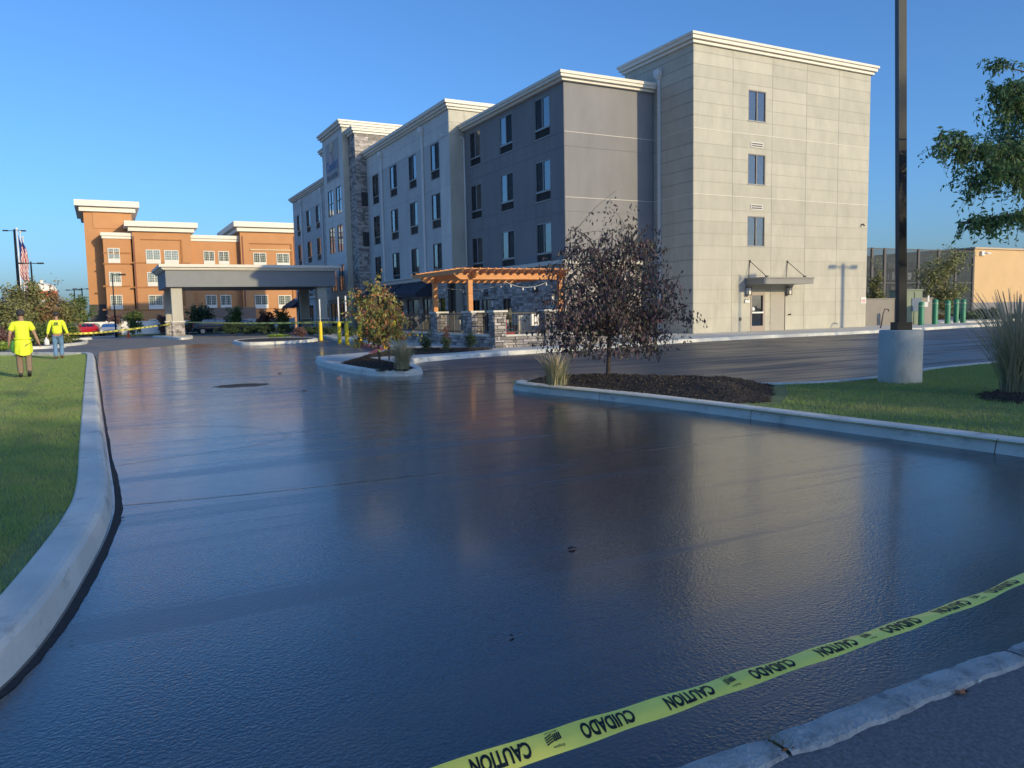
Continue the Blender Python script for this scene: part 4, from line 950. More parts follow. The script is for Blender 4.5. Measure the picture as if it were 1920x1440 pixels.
# ================================================================== OCHRE HOTEL AND LEFT BACKGROUND
co = lambda a, b: (130+a/3.6226, 360+b/3.6226)
OB = thing('ochre_building', 'ochre four storey hotel with cream cornices and white framed windows behind a white fence', 'hotel', (-15, 90, -.8))
def oblock(pxl, pxr, ytl, v, depth, cw, ch_, proud, mat=m_orange):
    a = pv(*co(pxl, ytl), v); b = pv(*co(pxr, ytl), v); x0, x1, zt = a[0], b[0], a[2]
    mb = MB(); mb.box(x0, x1, v, v+depth, -1.5, zt); part(mb, 'wall', mat, OB, True)
    mb = MB(); z = zt; mb.box(x0-proud*.5, x1+proud*.5, v-proud*.5, v+depth+proud*.5, z, z+ch_*.35); mb.box(x0-proud*.3, x1+proud*.3, v-proud*.3, v+depth, z+ch_*.35, z+ch_*.45); mb.box(x0-proud, x1+proud, v-proud, v+depth+proud, z+ch_*.45, z+ch_); part(mb, 'cornice', m_corn, OB, True)
    return x0, x1, zt
o1 = oblock(93, 420, 131, 91, 14, 0, 1.45, 1.0)
o2 = oblock(226, 417, 315, 88, 10, 0, .8, .25)
o3 = oblock(424, 822, 266, 87.4, 16, 0, 1.3, .9)
o4 = oblock(822, 1157, 333, 88.6, 14, 0, .85, .3)
o5 = oblock(1157, 1560, 268, 87.4, 16, 0, 1.35, .9)
mb = MB(); a = pv(*co(155, 135), 90.9); b = pv(*co(357, 250), 90.9); mb.box(a[0], b[0], 90.9, 91, b[2], a[2]); part(mb, 'pale_panel', m_orange2, OB, True)
mb = MB(); a = pv(*co(108, 765), 90.85); mb.box(o1[0]-.05, o2[0]+.1, 90.85, 91, -1.5, a[2]); mb.box(o2[0]-.1, o2[0], 87.9, 91, -1.5, a[2]); part(mb, 'stone_base', m_mortar, OB, True)
for p0, p1, yy, v in ((226, 417, 413, 88), (226, 417, 487, 88), (424, 822, 480, 87.4), (226, 417, 640, 88), (424, 822, 648, 87.4), (226, 417, 800, 88), (424, 822, 802, 87.4), (822, 1157, 650, 88.6), (1157, 1560, 648, 87.4), (1157, 1560, 795, 87.4)):
    a = pv(*co(p0, yy), v); b = pv(*co(p1, yy), v); mb = MB(); mb.box(a[0]+.02, b[0]-.02, v-.06, v, a[2]-.1, a[2]+.1); part(mb, 'string_course', M('ochre_band', (.36, .16, .06), .9), OB, True)
for p0, p1, y0, y1, v in ((485, 765, 318, 330, 87.4), (1225, 1512, 345, 358, 87.4)):
    a = pv(*co(p0, y0), v); b = pv(*co(p1, y1), v); mb = MB(); mb.box(a[0], b[0], v-.12, v, b[2], a[2]); mb.box(b[0]-.25, b[0], v-.12, v, b[2]-9, b[2]); part(mb, 'recess_trim', M('ochre_band', (.36, .16, .06), .9), OB, True)
a = pv(*co(1228, 388), 87.4); b = pv(*co(1505, 398), 87.4); mb = MB(); mb.box(a[0], b[0], 87.25, 87.4, b[2]-.05, a[2]); part(mb, 'light_strip', M('cream_line', (.6, .48, .3), .7), OB, True)
mb = MB(); a = pv(*co(870, 790), 88.55); b = pv(*co(1240, 900), 88.5); mb.box(a[0], b[0], 84.5, 88.5, -1.5, a[2]); part(mb, 'service_block', M('dusky_stucco', (.22, .16, .13), .9, .05), OB, True)
owf = M('white_window_frame', (.66, .64, .58), .6, .04)
ogl = glassM('pale_glass', (.7, .75, .72), .12, .12, .4)
def owin(p0, p1, yt, yb, v):
    a = pv(*co(p0, yt), v); b = pv(*co(p1, yb), v); x0, x1, z1, z0 = a[0], b[0], a[2], b[2]; zg = z0+(z1-z0)*.3; t = .1
    mb = MB()
    for q in ((x0, x1, z1-t, z1), (x0, x1, z0, zg), (x0, x0+t, zg, z1-t), (x1-t, x1, zg, z1-t), ((x0+x1)/2-.05, (x0+x1)/2+.05, zg, z1-t)): mb.box(q[0], q[1], v-.1, v-.005, q[2], q[3])
    f = part(mb, 'window', owf, OB, True)
    mb = MB(); mb.box(x0+t, x1-t, v-.04, v-.03, zg, z1-t); part(mb, 'pane', ogl, f)
    mb = MB(); mb.box(x0+t, x1-t, v-.015, v-.008, zg, z1-t); part(mb, 'curtain', m_sheer, f)
    mb = MB()
    for k in (1, 2, 4, 5): xx = x0+(x1-x0)*k/6; mb.box(xx-.015, xx+.015, v-.06, v-.045, zg, z1-t)
    for k in (1, 2, 3): zz = zg+(z1-t-zg)*k/4; mb.box(x0+t, x1-t, v-.062, v-.046, zz-.015, zz+.015)
    part(mb, 'grille', owf, f)
for q in ((258, 347, 380, 483, 88), (267, 357, 543, 640, 88), (277, 366, 700, 797, 88), (517, 622, 391, 487, 87.4), (642, 745, 395, 490, 87.4), (527, 632, 545, 640, 87.4), (650, 752, 547, 642, 87.4), (536, 640, 700, 795, 87.4), (657, 760, 700, 795, 87.4),
          (909, 990, 400, 495, 88.6), (1010, 1088, 402, 497, 88.6), (917, 998, 550, 645, 88.6), (1017, 1096, 550, 645, 88.6), (925, 1005, 700, 794, 88.6), (1024, 1103, 700, 794, 88.6), (1247, 1340, 412, 505, 87.4), (1405, 1497, 416, 508, 87.4), (1252, 1346, 555, 650, 87.4), (1411, 1503, 555, 650, 87.4), (1258, 1353, 700, 790, 87.4), (1417, 1510, 702, 790, 87.4),
          (282, 372, 866, 950, 88), (540, 600, 866, 950, 87.4)): owin(*q)
for p0, v in ((430, 87.3), (1170, 87.3), (1522, 87.3)):
    a = pv(*co(p0, 300), v); mb = MB(); mb.box(a[0], a[0]+.16, v, v+.1, -1, a[2]); part(mb, 'downspout', M('rust_pipe', (.22, .08, .05), .7), OB, True)
mb = MB(); a = pv(*co(1010, 305), 92); mb.box(a[0], a[0]+1.3, 92, 93, a[2]-2, a[2]+.25); part(mb, 'roof_unit', m_white, OB, True)
# white fence
wf = thing('white_fence', 'long white vinyl fence in front of the ochre building', 'fence', (-10, 66, -.4))
a = pv(150, 603, 66)[0]; b = pv(552, 600, 66)[0]; n = int((b-a)/2.4)
for i in range(n+1):
    x = a+(b-a)*i/n; mb = MB(); mb.box(x-.07, x+.07, 65.9, 66.05, -1, 1.28); part(mb, 'post', m_white, wf, True)
    if i < n: x2 = a+(b-a)*(i+1)/n; mb = MB(); mb.box(x+.07, x2-.07, 65.95, 66.0, -1, 1.18); part(mb, 'panel', m_white, wf, True)
mb = MB(); mb.box(-40, 0, 60.5, 65.8, -.6, gz(62)+.12); struct(mb, 'lawn', M('far_grass', (.06, .11, .03), .95, .3, 2))

# ================================================================== VEHICLES
m_tyre = M('tyre', (.018, .018, .018), .85, .1); m_rim = M('rim', (.4, .4, .41), .35, .05, metal=.8)
m_cg = glassM('car_glass', (.05, .055, .06), .35); m_plast = M('car_trim', (.025, .025, .027), .6, .1)
def car(label, cat, paint, loc, rz, L=4.6, W=1.82, H=1.45, suv=False):
    t = thing('parked_car', label, cat, loc, None, rz)
    # stations: x, bottom, belt, roof (roof==belt on bonnet and boot), half width
    if suv: st = [(0, .45, .75, .78), (.08, .3, .95, .98), (.5, .28, 1.0, 1.03), (1.15, .25, 1.06, 1.10), (1.75, .25, 1.08, H-.06), (2.3, .25, 1.08, H), (3.6, .25, 1.1, H-.02), (L-.55, .28, 1.12, H-.1), (L-.12, .3, 1.1, 1.16), (L, .42, .9, .95)]
    else: st = [(0, .4, .6, .62), (.1, .25, .72, .74), (.6, .22, .84, .86), (1.3, .2, .92, .95), (2.0, .2, .95, H-.05), (2.5, .2, .95, H), (3.3, .2, .96, H-.05), (L-.75, .22, .98, 1.06), (L-.12, .3, .95, .98), (L, .4, .75, .78)]
    vs = []
    for x, b, bl, rf in st:
        e = min(x, L-x); w2 = W/2*(1-.16*max(0, 1-e/.5)**2); wr = w2*(.97 if rf-bl < .15 else .74)
        prof = [(w2*.9, b), (w2, b+.18), (w2*1.0, (b+bl)/2+.05), (w2*.96, bl), (wr, rf-.05*(rf-bl > .15)), (wr*.85, rf)]
        vs += [(x-L/2, y, z) for y, z in prof]+[(x-L/2, -y, z) for y, z in prof[::-1]]
    n = 12; mb = MB(); mb.add(vs, [(i*n+k, (i+1)*n+k, (i+1)*n+(k+1) % n, i*n+(k+1) % n) for i in range(len(st)-1) for k in range(n)]+[tuple(range(n))[::-1], tuple(range((len(st)-1)*n, len(st)*n))], True)
    bo = part(mb, 'body', paint, t); bv = bo.modifiers.new('b', 'SUBSURF'); bv.levels = bv.render_levels = 1
    mb = MB(); a, b_ = (1.25, L-.6) if suv else (1.45, L-.9); top = H-.1; bl = 1.12 if suv else .98
    for s in (-1, 1):
        y0, y1 = s*(W/2*.955), s*(W/2*.80)
        for k, (p, q) in enumerate(((a+.15, (a+b_)/2-.05), ((a+b_)/2+.02, b_-.1))):
            mb.add([(p-L/2+(.0), y0, bl), (q-L/2, y0, bl), (q-L/2-(.3 if k else 0), y1, top), (p-L/2+(.5 if not k else 0), y1, top)], [(0, 1, 2, 3)])
    xf = st[3][0]-L/2; xr = (L-.5 if suv else L-.7)-L/2; w_ = W/2*.86
    mb.add([(xf+.02, -w_, bl+.03), (xf+.02, w_, bl+.03), (xf+.62, w_*.84, top+.03), (xf+.62, -w_*.84, top+.03)], [(0, 1, 2, 3)])
    mb.add([(xr+.22, -w_, bl+.05), (xr+.22, w_, bl+.05), (xr-.1, w_*.84, top+.02), (xr-.1, -w_*.84, top+.02)], [(0, 3, 2, 1)])
    part(mb, 'windows', m_cg, t)
    for x in (.85, L-.9):
        for s in (-1, 1):
            mb = MB(); r_ = .34 if suv else .31
            P = [(.001, -.1), (r_*.98, -.1), (r_, -.06), (r_, .1), (r_*.9, .115), (r_*.68, .1)]
            wm = MB(); wm.add([(x-L/2+a_*math.cos(th), s*(W/2-.1+b2), r_+a_*math.sin(th)) for a_, b2 in P for th in np.linspace(0, 2*math.pi, 17)[:-1]], [(i*16+k, i*16+(k+1) % 16, (i+1)*16+(k+1) % 16, (i+1)*16+k) for i in range(5) for k in range(16)], True)
            wo_ = part(wm, 'wheel', m_tyre, t); rm = MB(); rm.add([(x-L/2+a_*math.cos(th), s*(W/2-.1+.095), r_+a_*math.sin(th)) for a_ in (r_*.66, .001) for th in np.linspace(0, 2*math.pi, 17)[:-1]], [(k, (k+1) % 16, 16+(k+1) % 16, 16+k) for k in range(16)]); part(rm, 'rim', m_rim, wo_)
    for s in (-1, 1):
        mb = MB(); mb.box(-L/2-.01, -L/2+.16, s*W*.27, s*W*.42, .6 if not suv else .78, .72 if not suv else .92); part(mb, 'headlight', m_white, t)
        mb = MB(); mb.box(L/2-.14, L/2+.012, s*W*.29, s*W*.43, .7 if not suv else .85, .84 if not suv else 1.05); part(mb, 'tail_light', m_red, t)
        mb = MB(); mb.ball((-L/2+1.45, s*(W/2+.05), 1.05 if not suv else 1.18), .09, .1, .07, 8, 5); part(mb, 'mirror', paint, t)
    mb = MB(); mb.box(-L/2-.012, -L/2+.03, -W*.3, W*.3, .32, .5); mb.box(-L/2-.01, -L/2+.03, -W*.22, W*.22, .56, .66); part(mb, 'grille', m_plast, t)
    mb = MB(); mb.box(L/2-.02, L/2+.02, -.26, .26, .55, .67); part(mb, 'number_plate', m_white, t)
    return t
def paint(name, c): return M(name, c, .25, .02, spec=.7)
def pc_(px, dist): x, y, _ = dp(px, dist, 600); return (x, y, gz(y))
car('silver saloon parked facing the camera before the white fence', 'car', paint('silver_paint', (.45, .46, .47)), pc_(206, 82), math.radians(84), 4.5, 1.78, 1.42)
car('red car parked on the left beyond the shrubs with its nose to the left', 'car', paint('red_paint', (.5, .02, .03)), pc_(144, 80), math.radians(52), 4.3, 1.8, 1.5, True)
car('black car parked tight beside the red one', 'car', paint('black_paint', (.02, .02, .024)), pc_(167, 84), math.radians(70), 4.6, 1.82, 1.5, True)
car('dark navy people carrier seen side on beyond the canopy column', 'car', paint('navy_paint', (.018, .02, .035)), pc_(408, 80), math.radians(178), 4.9, 1.9, 1.62, True)
car('maroon car between the canopy column and the navy people carrier', 'car', paint('maroon_paint', (.09, .015, .02)), pc_(362, 86), math.radians(200), 4.6, 1.85, 1.5, True)
car('dark car parked right of the navy people carrier behind the hedge', 'car', paint('graphite_paint', (.03, .032, .036)), pc_(462, 80), math.radians(170), 4.6, 1.82, 1.45)
x, y, z = pc_(239, 68); t = thing('traffic_cone', 'small orange traffic cone standing on the drive before the white fence', 'cone', (x, y, z)); mb = MB(); mb.lathe([(.17, .03), (.03, .62), (.001, .63)], 12); part(mb, 'cone_body', M('cone_orange', (.75, .1, .02), .6, .05), t); mb = MB(); mb.box(-.2, .2, -.2, .2, 0, .03); part(mb, 'base', M('cone_orange', (1, 1, 1)), t)

# poles, flags, water tower in the distance
def farpole(px, ytop, dist, label, heads, r=.09, hd=.5, h0=None):
    x, y, _ = dp(px, dist, 600); zt = zat(ytop, px, dist); z0 = gz(y); return light_pole(x, y, z0, label, zt-z0+.1, heads, None, 'distant light poles', r=r, rz=-YAW*.3, sq=False)
farpole(66, 493, 80, 'slim light pole standing right of the flag poles', 2)
farpole(143, 543, 120, 'small twin-headed light pole beyond the trees, left of the ochre building', 2)
farpole(157.5, 541, 110, 'small light pole right against the ochre building edge', 2)
farpole(216, 514, 72, 'thin light pole in front of the ochre building behind the silver car', 1, .06)
farpole(561.5, 551, 60, 'thin light pole seen between the canopy and the grey hotel', 1, .05)
farpole(40, 433, 95, 'tall light pole behind the flags with a wide flat head', 2, .16)
def flagpole(px, ytop, dist, label, flag=None):
    x, y, _ = dp(px, dist, 600); zt = zat(ytop, px, dist); z0 = gz(y); t = thing('flagpole', label, 'flagpole', (x, y, z0), 'flagpoles beyond the trees')
    mb = MB(); mb.tube([(0, 0, 0), (0, 0, zt-z0)], [.11, .05], 8); part(mb, 'pole', m_white, t); mb = MB(); mb.ball((0, 0, zt-z0+.1), .13, .13, .13, 10, 6); part(mb, 'finial', m_corn, t)
    if flag:
        # a flag hanging limp: folded sheet with stripes
        z1 = zt-z0-.5; n = 12; K = 13; hh = flag
        for k in range(K):
            mb = MB(); vs = []
            for i in range(n+1):
                u = i/n
                for e in (0, 1):
                    s = (k+e)/K; xx = .08+u*.55+.12*math.sin(s*5+u*3); yy = .16*math.sin(u*14+s*2.5); zz = z1-s*hh*.55-u*hh*.42-.12*math.sin(u*9)
                    vs.append((xx, yy, zz))
            mb.add(vs, [(2*i, 2*i+2, 2*i+3, 2*i+1) for i in range(n)], True)
            part(mb, 'stripe', M('flag_red', (.4, .03, .05), .9, .05) if k % 2 == 0 else m_white, t)
        mb = MB(); vs = []
        for i in range(6):
            u = i/5*.45
            for e in (0, 1): s = e*.55; vs.append((.08+u*.55+.12*math.sin(s*5+u*3), .16*math.sin(u*14+s*2.5)-.03, z1-s*hh*.55-u*hh*.42-.12*math.sin(u*9)))
        mb.add(vs, [(2*i, 2*i+2, 2*i+3, 2*i+1) for i in range(5)], True); part(mb, 'canton', M('flag_blue', (.02, .04, .18), .9), t)
    return t
flagpole(44.5, 432, 90, 'middle flagpole with a limp striped flag, tallest of the three', 7.5); flagpole(50.5, 438, 92, 'right-hand flagpole with a limp striped flag', 7.0); flagpole(55, 448, 96, 'thin bare flagpole right of the two with flags')
x, y, _ = dp(83, 330, 600); wt = thing('water_tower', 'white water tower with an orange band showing over the trees', 'water tower', (x, y, -2)); zt = zat(530, 83, 330)+2; zb = zat(566, 83, 330)+2; r_ = 25/FPX*330
mb = MB(); mb.lathe([(.01, zb-3), (r_*.6, zb-1.5), (r_, zb+1)], 28); mb.lathe([(r_, zt-1.5-2.2), (r_*.96, zt-2.2), (r_*.75, zt-1), (r_*.3, zt-.2), (.01, zt)], 28); part(mb, 'tank', m_corn, wt)
mb = MB(); mb.lathe([(r_, zb+1), (r_+.02, zt-3.7)], 28); part(mb, 'orange_band', M('tower_orange', (.6, .12, .04), .7, .1), wt)
mb = MB(); mb.lathe([(.7, zt-.3), (.7, zt+1), (.01, zt+1.2)], 10); part(mb, 'vent_cap', m_corn, wt); mb = MB(); mb.tube([(0, 0, 0), (0, 0, zb-2)], 1.4, 12); part(mb, 'column', m_corn, wt)

# ================================================================== TREES AND PLANTS
def tree(name, label, loc, h, rx, ry, z0, mat, lsize, n, seed, trunk=.05, clear=.5, group=None, nb=26, droop=.5, lean=(0, 0), jit=.16, cat='tree', shape=None, bark=None, asp=2.2, prof=None):
    rr = random.Random(seed); rs = np.random.RandomState(seed); global NR; keep = NR; NR = rs
    t = thing(name, label, cat, loc, group)
    cz = (h+z0)/2; hz = (h-z0)/2; top = np.array([lean[0], lean[1], h*.86])
    br = MB(); ctr = [np.array([0, 0, -.1]), np.array([lean[0]*.25+rr.uniform(-.02, .02)*h, lean[1]*.25, h*.3]), np.array([lean[0]*.6+rr.uniform(-.03, .03)*h, lean[1]*.6+rr.uniform(-.03, .03)*h, h*.6]), top]
    cp = catmull(ctr, 5); mb = MB(); mb.tube(cp, [trunk*(1-.8*i/(len(cp)-1)) for i in range(len(cp))], 8); part(mb, 'trunk', bark or m_bark, t)
    tips = []; k = 0
    while len(tips) < nb and k < 5000:
        k += 1; a = rr.uniform(0, 2*math.pi); u = rr.uniform(-1, 1); q = rr.uniform(.35, 1)**.5
        p = np.array([rx*q*math.cos(a)*math.sqrt(max(1-u*u*.75, .02)), ry*q*math.sin(a)*math.sqrt(max(1-u*u*.75, .02)), cz+hz*u*q])
        if shape and not shape(p, rr): continue
        if prof and math.hypot(p[0]-lean[0]*p[2]/h, p[1]) > prof(p[2]): continue
        if all(np.linalg.norm((p-s)/np.array([rx, ry, hz])) > .26 for s in tips): tips.append(p)
    P = []
    for p in tips:
        s = cp[min(int(len(cp)*min(max((p[2]*.55+clear*.4)/h, .3), .92)), len(cp)-1)]
        mid = (s+p)/2+np.array([0, 0, .12*h*rr.uniform(.2, 1)]); seg = catmull([s, mid, p], 5); br.tube(seg, [trunk*.38*(1-.85*i/(len(seg)-1)) for i in range(len(seg))], 5)
        ns = max(3, int(n/len(tips)/26))
        for _ in range(ns):
            b = seg[rr.randrange(len(seg)//3, len(seg))]; d = rs.randn(3)*np.array([rx, ry, hz])*.26; d[2] -= droop*abs(rs.randn())*hz*.16; e = b+d
            if e[2] < z0: e[2] = z0+abs(rs.randn())*.05*h
            m = 26; tt = rs.rand(m)**.7; Q = b[None]*(1-tt[:, None])+e[None]*tt[:, None]; Q[:, 2] -= (tt**2)*droop*.08*h*rr.random(); Q += rs.randn(m, 3)*jit*min(rx, hz)*.42
            if rr.random() < .5 and (not prof or math.hypot(e[0], e[1]) < prof(e[2])*.85): br.tube([b, (b+e)/2+np.array([0, 0, .02*h]), e], [trunk*.13, trunk*.08, trunk*.04], 4, cap=False)
            P.append(Q)
    part(br, 'branches', bark or m_bark, t); P = np.concatenate(P)
    if prof: P = P[np.array([math.hypot(p[0]-lean[0]*p[2]/h, p[1]) < prof(p[2])*(.86+.16*math.sin(3*math.atan2(p[1], p[0])+p[2]*4+seed)+.13*math.sin(7*math.atan2(p[1], p[0])-p[2]*7)+.12*rs.rand()) and math.sin(p[0]*5.1+1.7)*math.sin(p[1]*4.7)*math.sin(p[2]*5.3+.6) < .3 and (p[2] > .85 or math.hypot(p[0], p[1]) > .6) for p in P])]
    part(leaves('foliage', P, lsize, mat, aspect=asp, droop=droop), 'foliage', None, t); NR = keep; return t
lf_purple = leafM('purple_leaf', [(.09, .065, .08), (.13, .075, .09), (.17, .10, .10), (.12, .14, .09), (.08, .08, .075), (.2, .13, .13)], .5, .12)
lf_autumn = leafM('autumn_leaf', [(.20, .25, .06), (.28, .32, .08), (.52, .30, .08), (.55, .18, .10), (.16, .20, .06), (.42, .42, .14), (.24, .28, .08), (.45, .15, .12)], .5, .25)
lf_green = leafM('green_leaf', [(.06, .11, .035), (.10, .16, .05), (.14, .2, .06), (.17, .22, .08)], .5, .22)
lf_dark = leafM('dark_green_leaf', [(.03, .055, .028), (.05, .085, .04), (.07, .11, .05)], .55, .15)
lf_olive = leafM('olive_leaf', [(.15, .18, .07), (.22, .24, .09), (.3, .28, .13), (.18, .2, .08)], .55, .25)
lf_russet = leafM('russet_leaf', [(.24, .15, .09), (.32, .18, .1), (.2, .2, .09), (.38, .24, .13)], .55, .2)
lf_plum = leafM('plum_leaf', [(.13, .08, .08), (.18, .1, .1), (.22, .14, .12)], .55, .2)
lf_bright = leafM('bright_leaf', [(.18, .3, .06), (.25, .38, .08), (.34, .42, .1)], .55, .25)
# purple-leaved tree on the right island: trunk at its measured foot, crown ~2.2 m wide
x, y, _ = gp(1140, 702, .28)
def purp(p, rr):        # lopsided, ragged outline with a bare gap at the foot
    return True
def pprof(z): return float(np.interp(z, [.2, .35, .6, .95, 1.35, 1.8, 2.3, 2.7, 3.1], [.5, 1.1, 1.5, 1.7, 1.6, 1.35, 1.0, .75, .45]))
tree('purple_leaf_tree', 'small purple-leaved tree standing in the black mulch of the right island', (x, y, .28), 2.95, 1.6, 1.5, .28, lf_purple, .075, 20000, 5, .045, .6, None, 62, 1.1, (.12, .0), .11, shape=purp, prof=pprof, bark=M('young_bark', (.1, .075, .065), .8, .2, 20))
x, y, _ = gp(712, 676, .18)
tree('autumn_tree', 'small tree turning orange and red on the pavement island tip', (x, y, .2), 2.25, 1.12, 1.05, .42, lf_autumn, .11, 4300, 9, .04, .5, None, 34, .9, (-.12, 0), .13)
x2, y2, _ = gp(730, 676, .18); t = thing('tree_stake', 'thin wooden stake right of the autumn tree trunk', 'stake', (x2, y2, .18)); mb = MB(); mb.tube([(0, 0, 0), (-.03, 0, 1.1)], .022, 6); part(mb, 'stake', m_bark, t)
mb = MB(); mb.tube([(-.03, 0, 1.0), ((x-x2)*.5, (y-y2)*.5, 1.02), (x-x2, y-y2, 1.0)], .008, 5); part(mb, 'tie', m_black, t)
# locust tree whose left branches hang into the frame from the right
lx, ly = -11.6, -23.2
def locust():
    rs = np.random.RandomState(3); t = thing('locust_tree', 'feathery green locust tree reaching into the frame from the right edge', 'tree', (lx, ly, .13)); rl = np.array([lx, ly, .13])
    mb = MB(); mb.tube(catmull([(0, 0, -.1), (.05, .05, 1.6), (0, .1, 3.2), (.2, 0, 5.5)], 5), [.09*(1-.045*i) for i in range(16)], 10); part(mb, 'trunk', m_bark, t)
    br = MB(); LP_ = []
    def spray(b, e, dens, wd, drop):
        b, e = np.array(b), np.array(e); L_ = np.linalg.norm(e-b); n = int(L_*dens)
        for _ in range(n):
            tt = rs.rand()**.75; p = b*(1-tt)+e*tt+rs.randn(3)*wd*np.array([1, 1, .6])
            p[2] += .06*math.sin(tt*3); q = p+np.array([rs.randn()*.10, rs.randn()*.10, -abs(rs.randn())*drop-.05])
            m = 11
            for k in range(m):
                u = k/(m-1); c = p*(1-u)+q*u+np.array([0, 0, .05*math.sin(u*3)]); LP_.append(c+rs.randn(3)*.012)
            if rs.rand() < .7: c_ = b*(1-tt)+e*tt; br.tube([c_, p, q], [.005, .004, .002], 4, cap=False)
    ax = {}
    def limb(pts, r0, dens=110, wd=.10, drop=.14, f0=.35):
        W_ = [np.array(dp(a, b, c))-rl for a, b, c in pts]; s = catmull(W_, 5); br.tube(s, [r0*(1-.85*i/(len(s)-1)) for i in range(len(s))], 6)
        k0 = int(len(s)*f0)
        for a, b in zip(s[k0:-1], s[k0+1:]): spray(a, b, dens*.6, wd, drop)
        return s
    T = [np.array([0, .1, z]) for z in (2.4, 3.0, 3.6, 4.3)]
    # limbs: (column, distance, row) of points measured on the photograph
    limb([(2090, 12.5, 520), (1990, 11.6, 425), (1930, 11.2, 405), (1880, 11.0, 412), (1830, 10.9, 420), (1812, 10.8, 412)], .03, 150, .07, .15, .3)
    limb([(2090, 12.5, 430), (1990, 11.4, 330), (1930, 11.0, 292), (1870, 10.8, 288), (1810, 10.6, 282), (1768, 10.5, 268)], .035, 210, .10, .17, .2)
    limb([(1990, 11.4, 350), (1940, 11.0, 330), (1890, 10.7, 322), (1850, 10.6, 330), (1815, 10.6, 345)], .02, 260, .12, .17, .1)
    limb([(1960, 11.2, 320), (1900, 10.8, 275), (1880, 10.7, 262)], .012, 60, .04, .08, .8)
    limb([(1900, 10.9, 295), (1825, 10.7, 285), (1808, 10.6, 262), (1790, 10.6, 255), (1778, 10.6, 258)], .01, 120, .04, .08, .5)
    limb([(2060, 12.0, 330), (1990, 11.5, 220), (1930, 11.2, 175), (1885, 11.0, 170), (1858, 10.9, 172)], .03, 190, .09, .16, .25)
    limb([(1990, 11.5, 250), (1940, 11.2, 220), (1900, 11.0, 195), (1878, 10.9, 185)], .02, 220, .09, .15, .15)
    limb([(1990, 11.5, 170), (1935, 11.2, 140), (1895, 11.0, 128), (1870, 10.9, 122), (1855, 10.9, 118)], .014, 110, .05, .09, .55)
    # the rest of the crown, beyond the frame
    for k in range(26):
        a = rs.rand()*6.28; r_ = 1.2+rs.rand()*1.3; e = np.array([abs(r_*math.cos(a))*1.1+.3, r_*math.sin(a)-.5, 2.6+rs.rand()*3.2]); b = np.array([.02, .08, 1.8+rs.rand()*2.5]); br.tube([b, (b+e)/2+np.array([0, 0, .2]), e], [.03, .018, .006], 5); spray((b+e)/2, e, 70, .22, .2)
    part(br, 'branches', m_bark, t); global NR; keep = NR; NR = rs
    part(leaves('foliage', np.array(LP_), .072, leafM('locust_leaf', [(.09, .17, .07), (.13, .24, .09), (.19, .31, .12), (.3, .4, .15)], .5, .45), aspect=2.5, droop=.7), 'foliage', None, t); NR = keep
locust()
# trees across the street behind the camera, whose crowns shade the near drive and dapple the lot
proto = []
LB_ = ['broad street tree far behind the viewpoint', 'rounded street tree far behind the viewpoint', 'narrower street tree far behind the viewpoint', 'tall sparse street tree far behind the viewpoint']
for k in range(4):
    proto.append(tree('street_tree', LB_[k], (0, 0, 0), (12.6, 12.0, 11.4, 17.2)[k], 4.2, 3.6, (4.6, 4.4, 4.2, 8.6)[k], lf_dark, (.46, .46, .46, .34)[k], (8500, 8500, 8000, 5600)[k], 40+k, .22, 4, 'street trees far behind the viewpoint', 34, .4, jit=.26))
pos = [(-34, -60, 0), (-27, -61, 1), (-20, -60, 2), (0, -63, 3)]
pos += [(x_, -60-R.uniform(-1.5, 1.5), i_ % 3) for i_, x_ in enumerate((-62, -55, -48, -41, -13, -6, 1, 8, 15, 22, 29, 36))]
pos += [(x_, -63-R.uniform(-2, 2), 3) for x_ in (4, 8, 12, 16, 20, 25, 30, 35, 41)]
for i, (x, y, k) in enumerate(pos):
    o = proto[i] if i < 4 else copy_tree(proto[k]); o.location = (x, y, 0)
    if i >= 4: o.rotation_euler = (0, 0, R.uniform(0, 6.28))
# distant trees and shrubs: (name, label, column, distance, top row, width px, material, leaf, count, seed)
def ftree(name, label, px, dist, ytop, wpx, mat, ls, n, seed, group=None, z0=None, cat='tree', trunk=.08, foot=None):
    x, y, _ = dp(px, dist, 600); zg = gz(y)+(.13 if foot is None else foot); h = zat(ytop, px, dist)-zg; rx = wpx/2/FPX*dist
    return tree(name, label, (x, y, zg), h, rx, rx*.9, h*.12 if z0 is None else z0, mat, ls, n, seed, trunk, h*.2, group, 24, .35, jit=.26, cat=cat)
G1 = 'trees and shrubs left behind the two walkers'
ftree('plum_tree', 'dull purple bushy tree at the left edge behind the nearer man', 8, 50, 541, 105, lf_plum, .2, 3200, 11, G1)
ftree('olive_tree', 'tall olive-green tree in front of the flagpoles', 48, 49, 517, 70, lf_olive, .2, 4200, 12, G1)
ftree('russet_tree', 'russet-brown tree in front of the water tower', 88, 50, 532, 66, lf_russet, .2, 3400, 13, G1)
ftree('green_tree', 'yellow-green shrub tree behind the further man', 118, 51, 556, 66, lf_olive, .2, 3200, 14, G1)
ftree('green_tree', 'darker green tree at the left foot of the ochre building', 152, 85, 545, 34, lf_green, .3, 2200, 15, G1)
ftree('green_tree', 'low green shrub tree left of the olive one', 20, 46, 560, 60, lf_olive, .2, 2600, 16, G1)
G2 = 'shrubs along the left kerb bed'
for k, (px, ds, yt, w_, mt, lb) in enumerate(((12, 42, 612, 60, lf_plum, 'low purplish shrub at the left edge below the trees'), (66, 44, 604, 60, lf_green, 'low green shrub between the two walkers'), (100, 45, 606, 50, lf_olive, 'low olive shrub behind the further man'), (2, 38, 640, 36, lf_bright, 'bright green low plant at the left frame edge'), (128, 47, 604, 44, lf_green, 'green shrub left of the red car'))):
    ftree('garden_shrub', lb, px, ds, yt, w_, mt, .14, 1500, 30+k, G2, .02, 'shrub', .03)
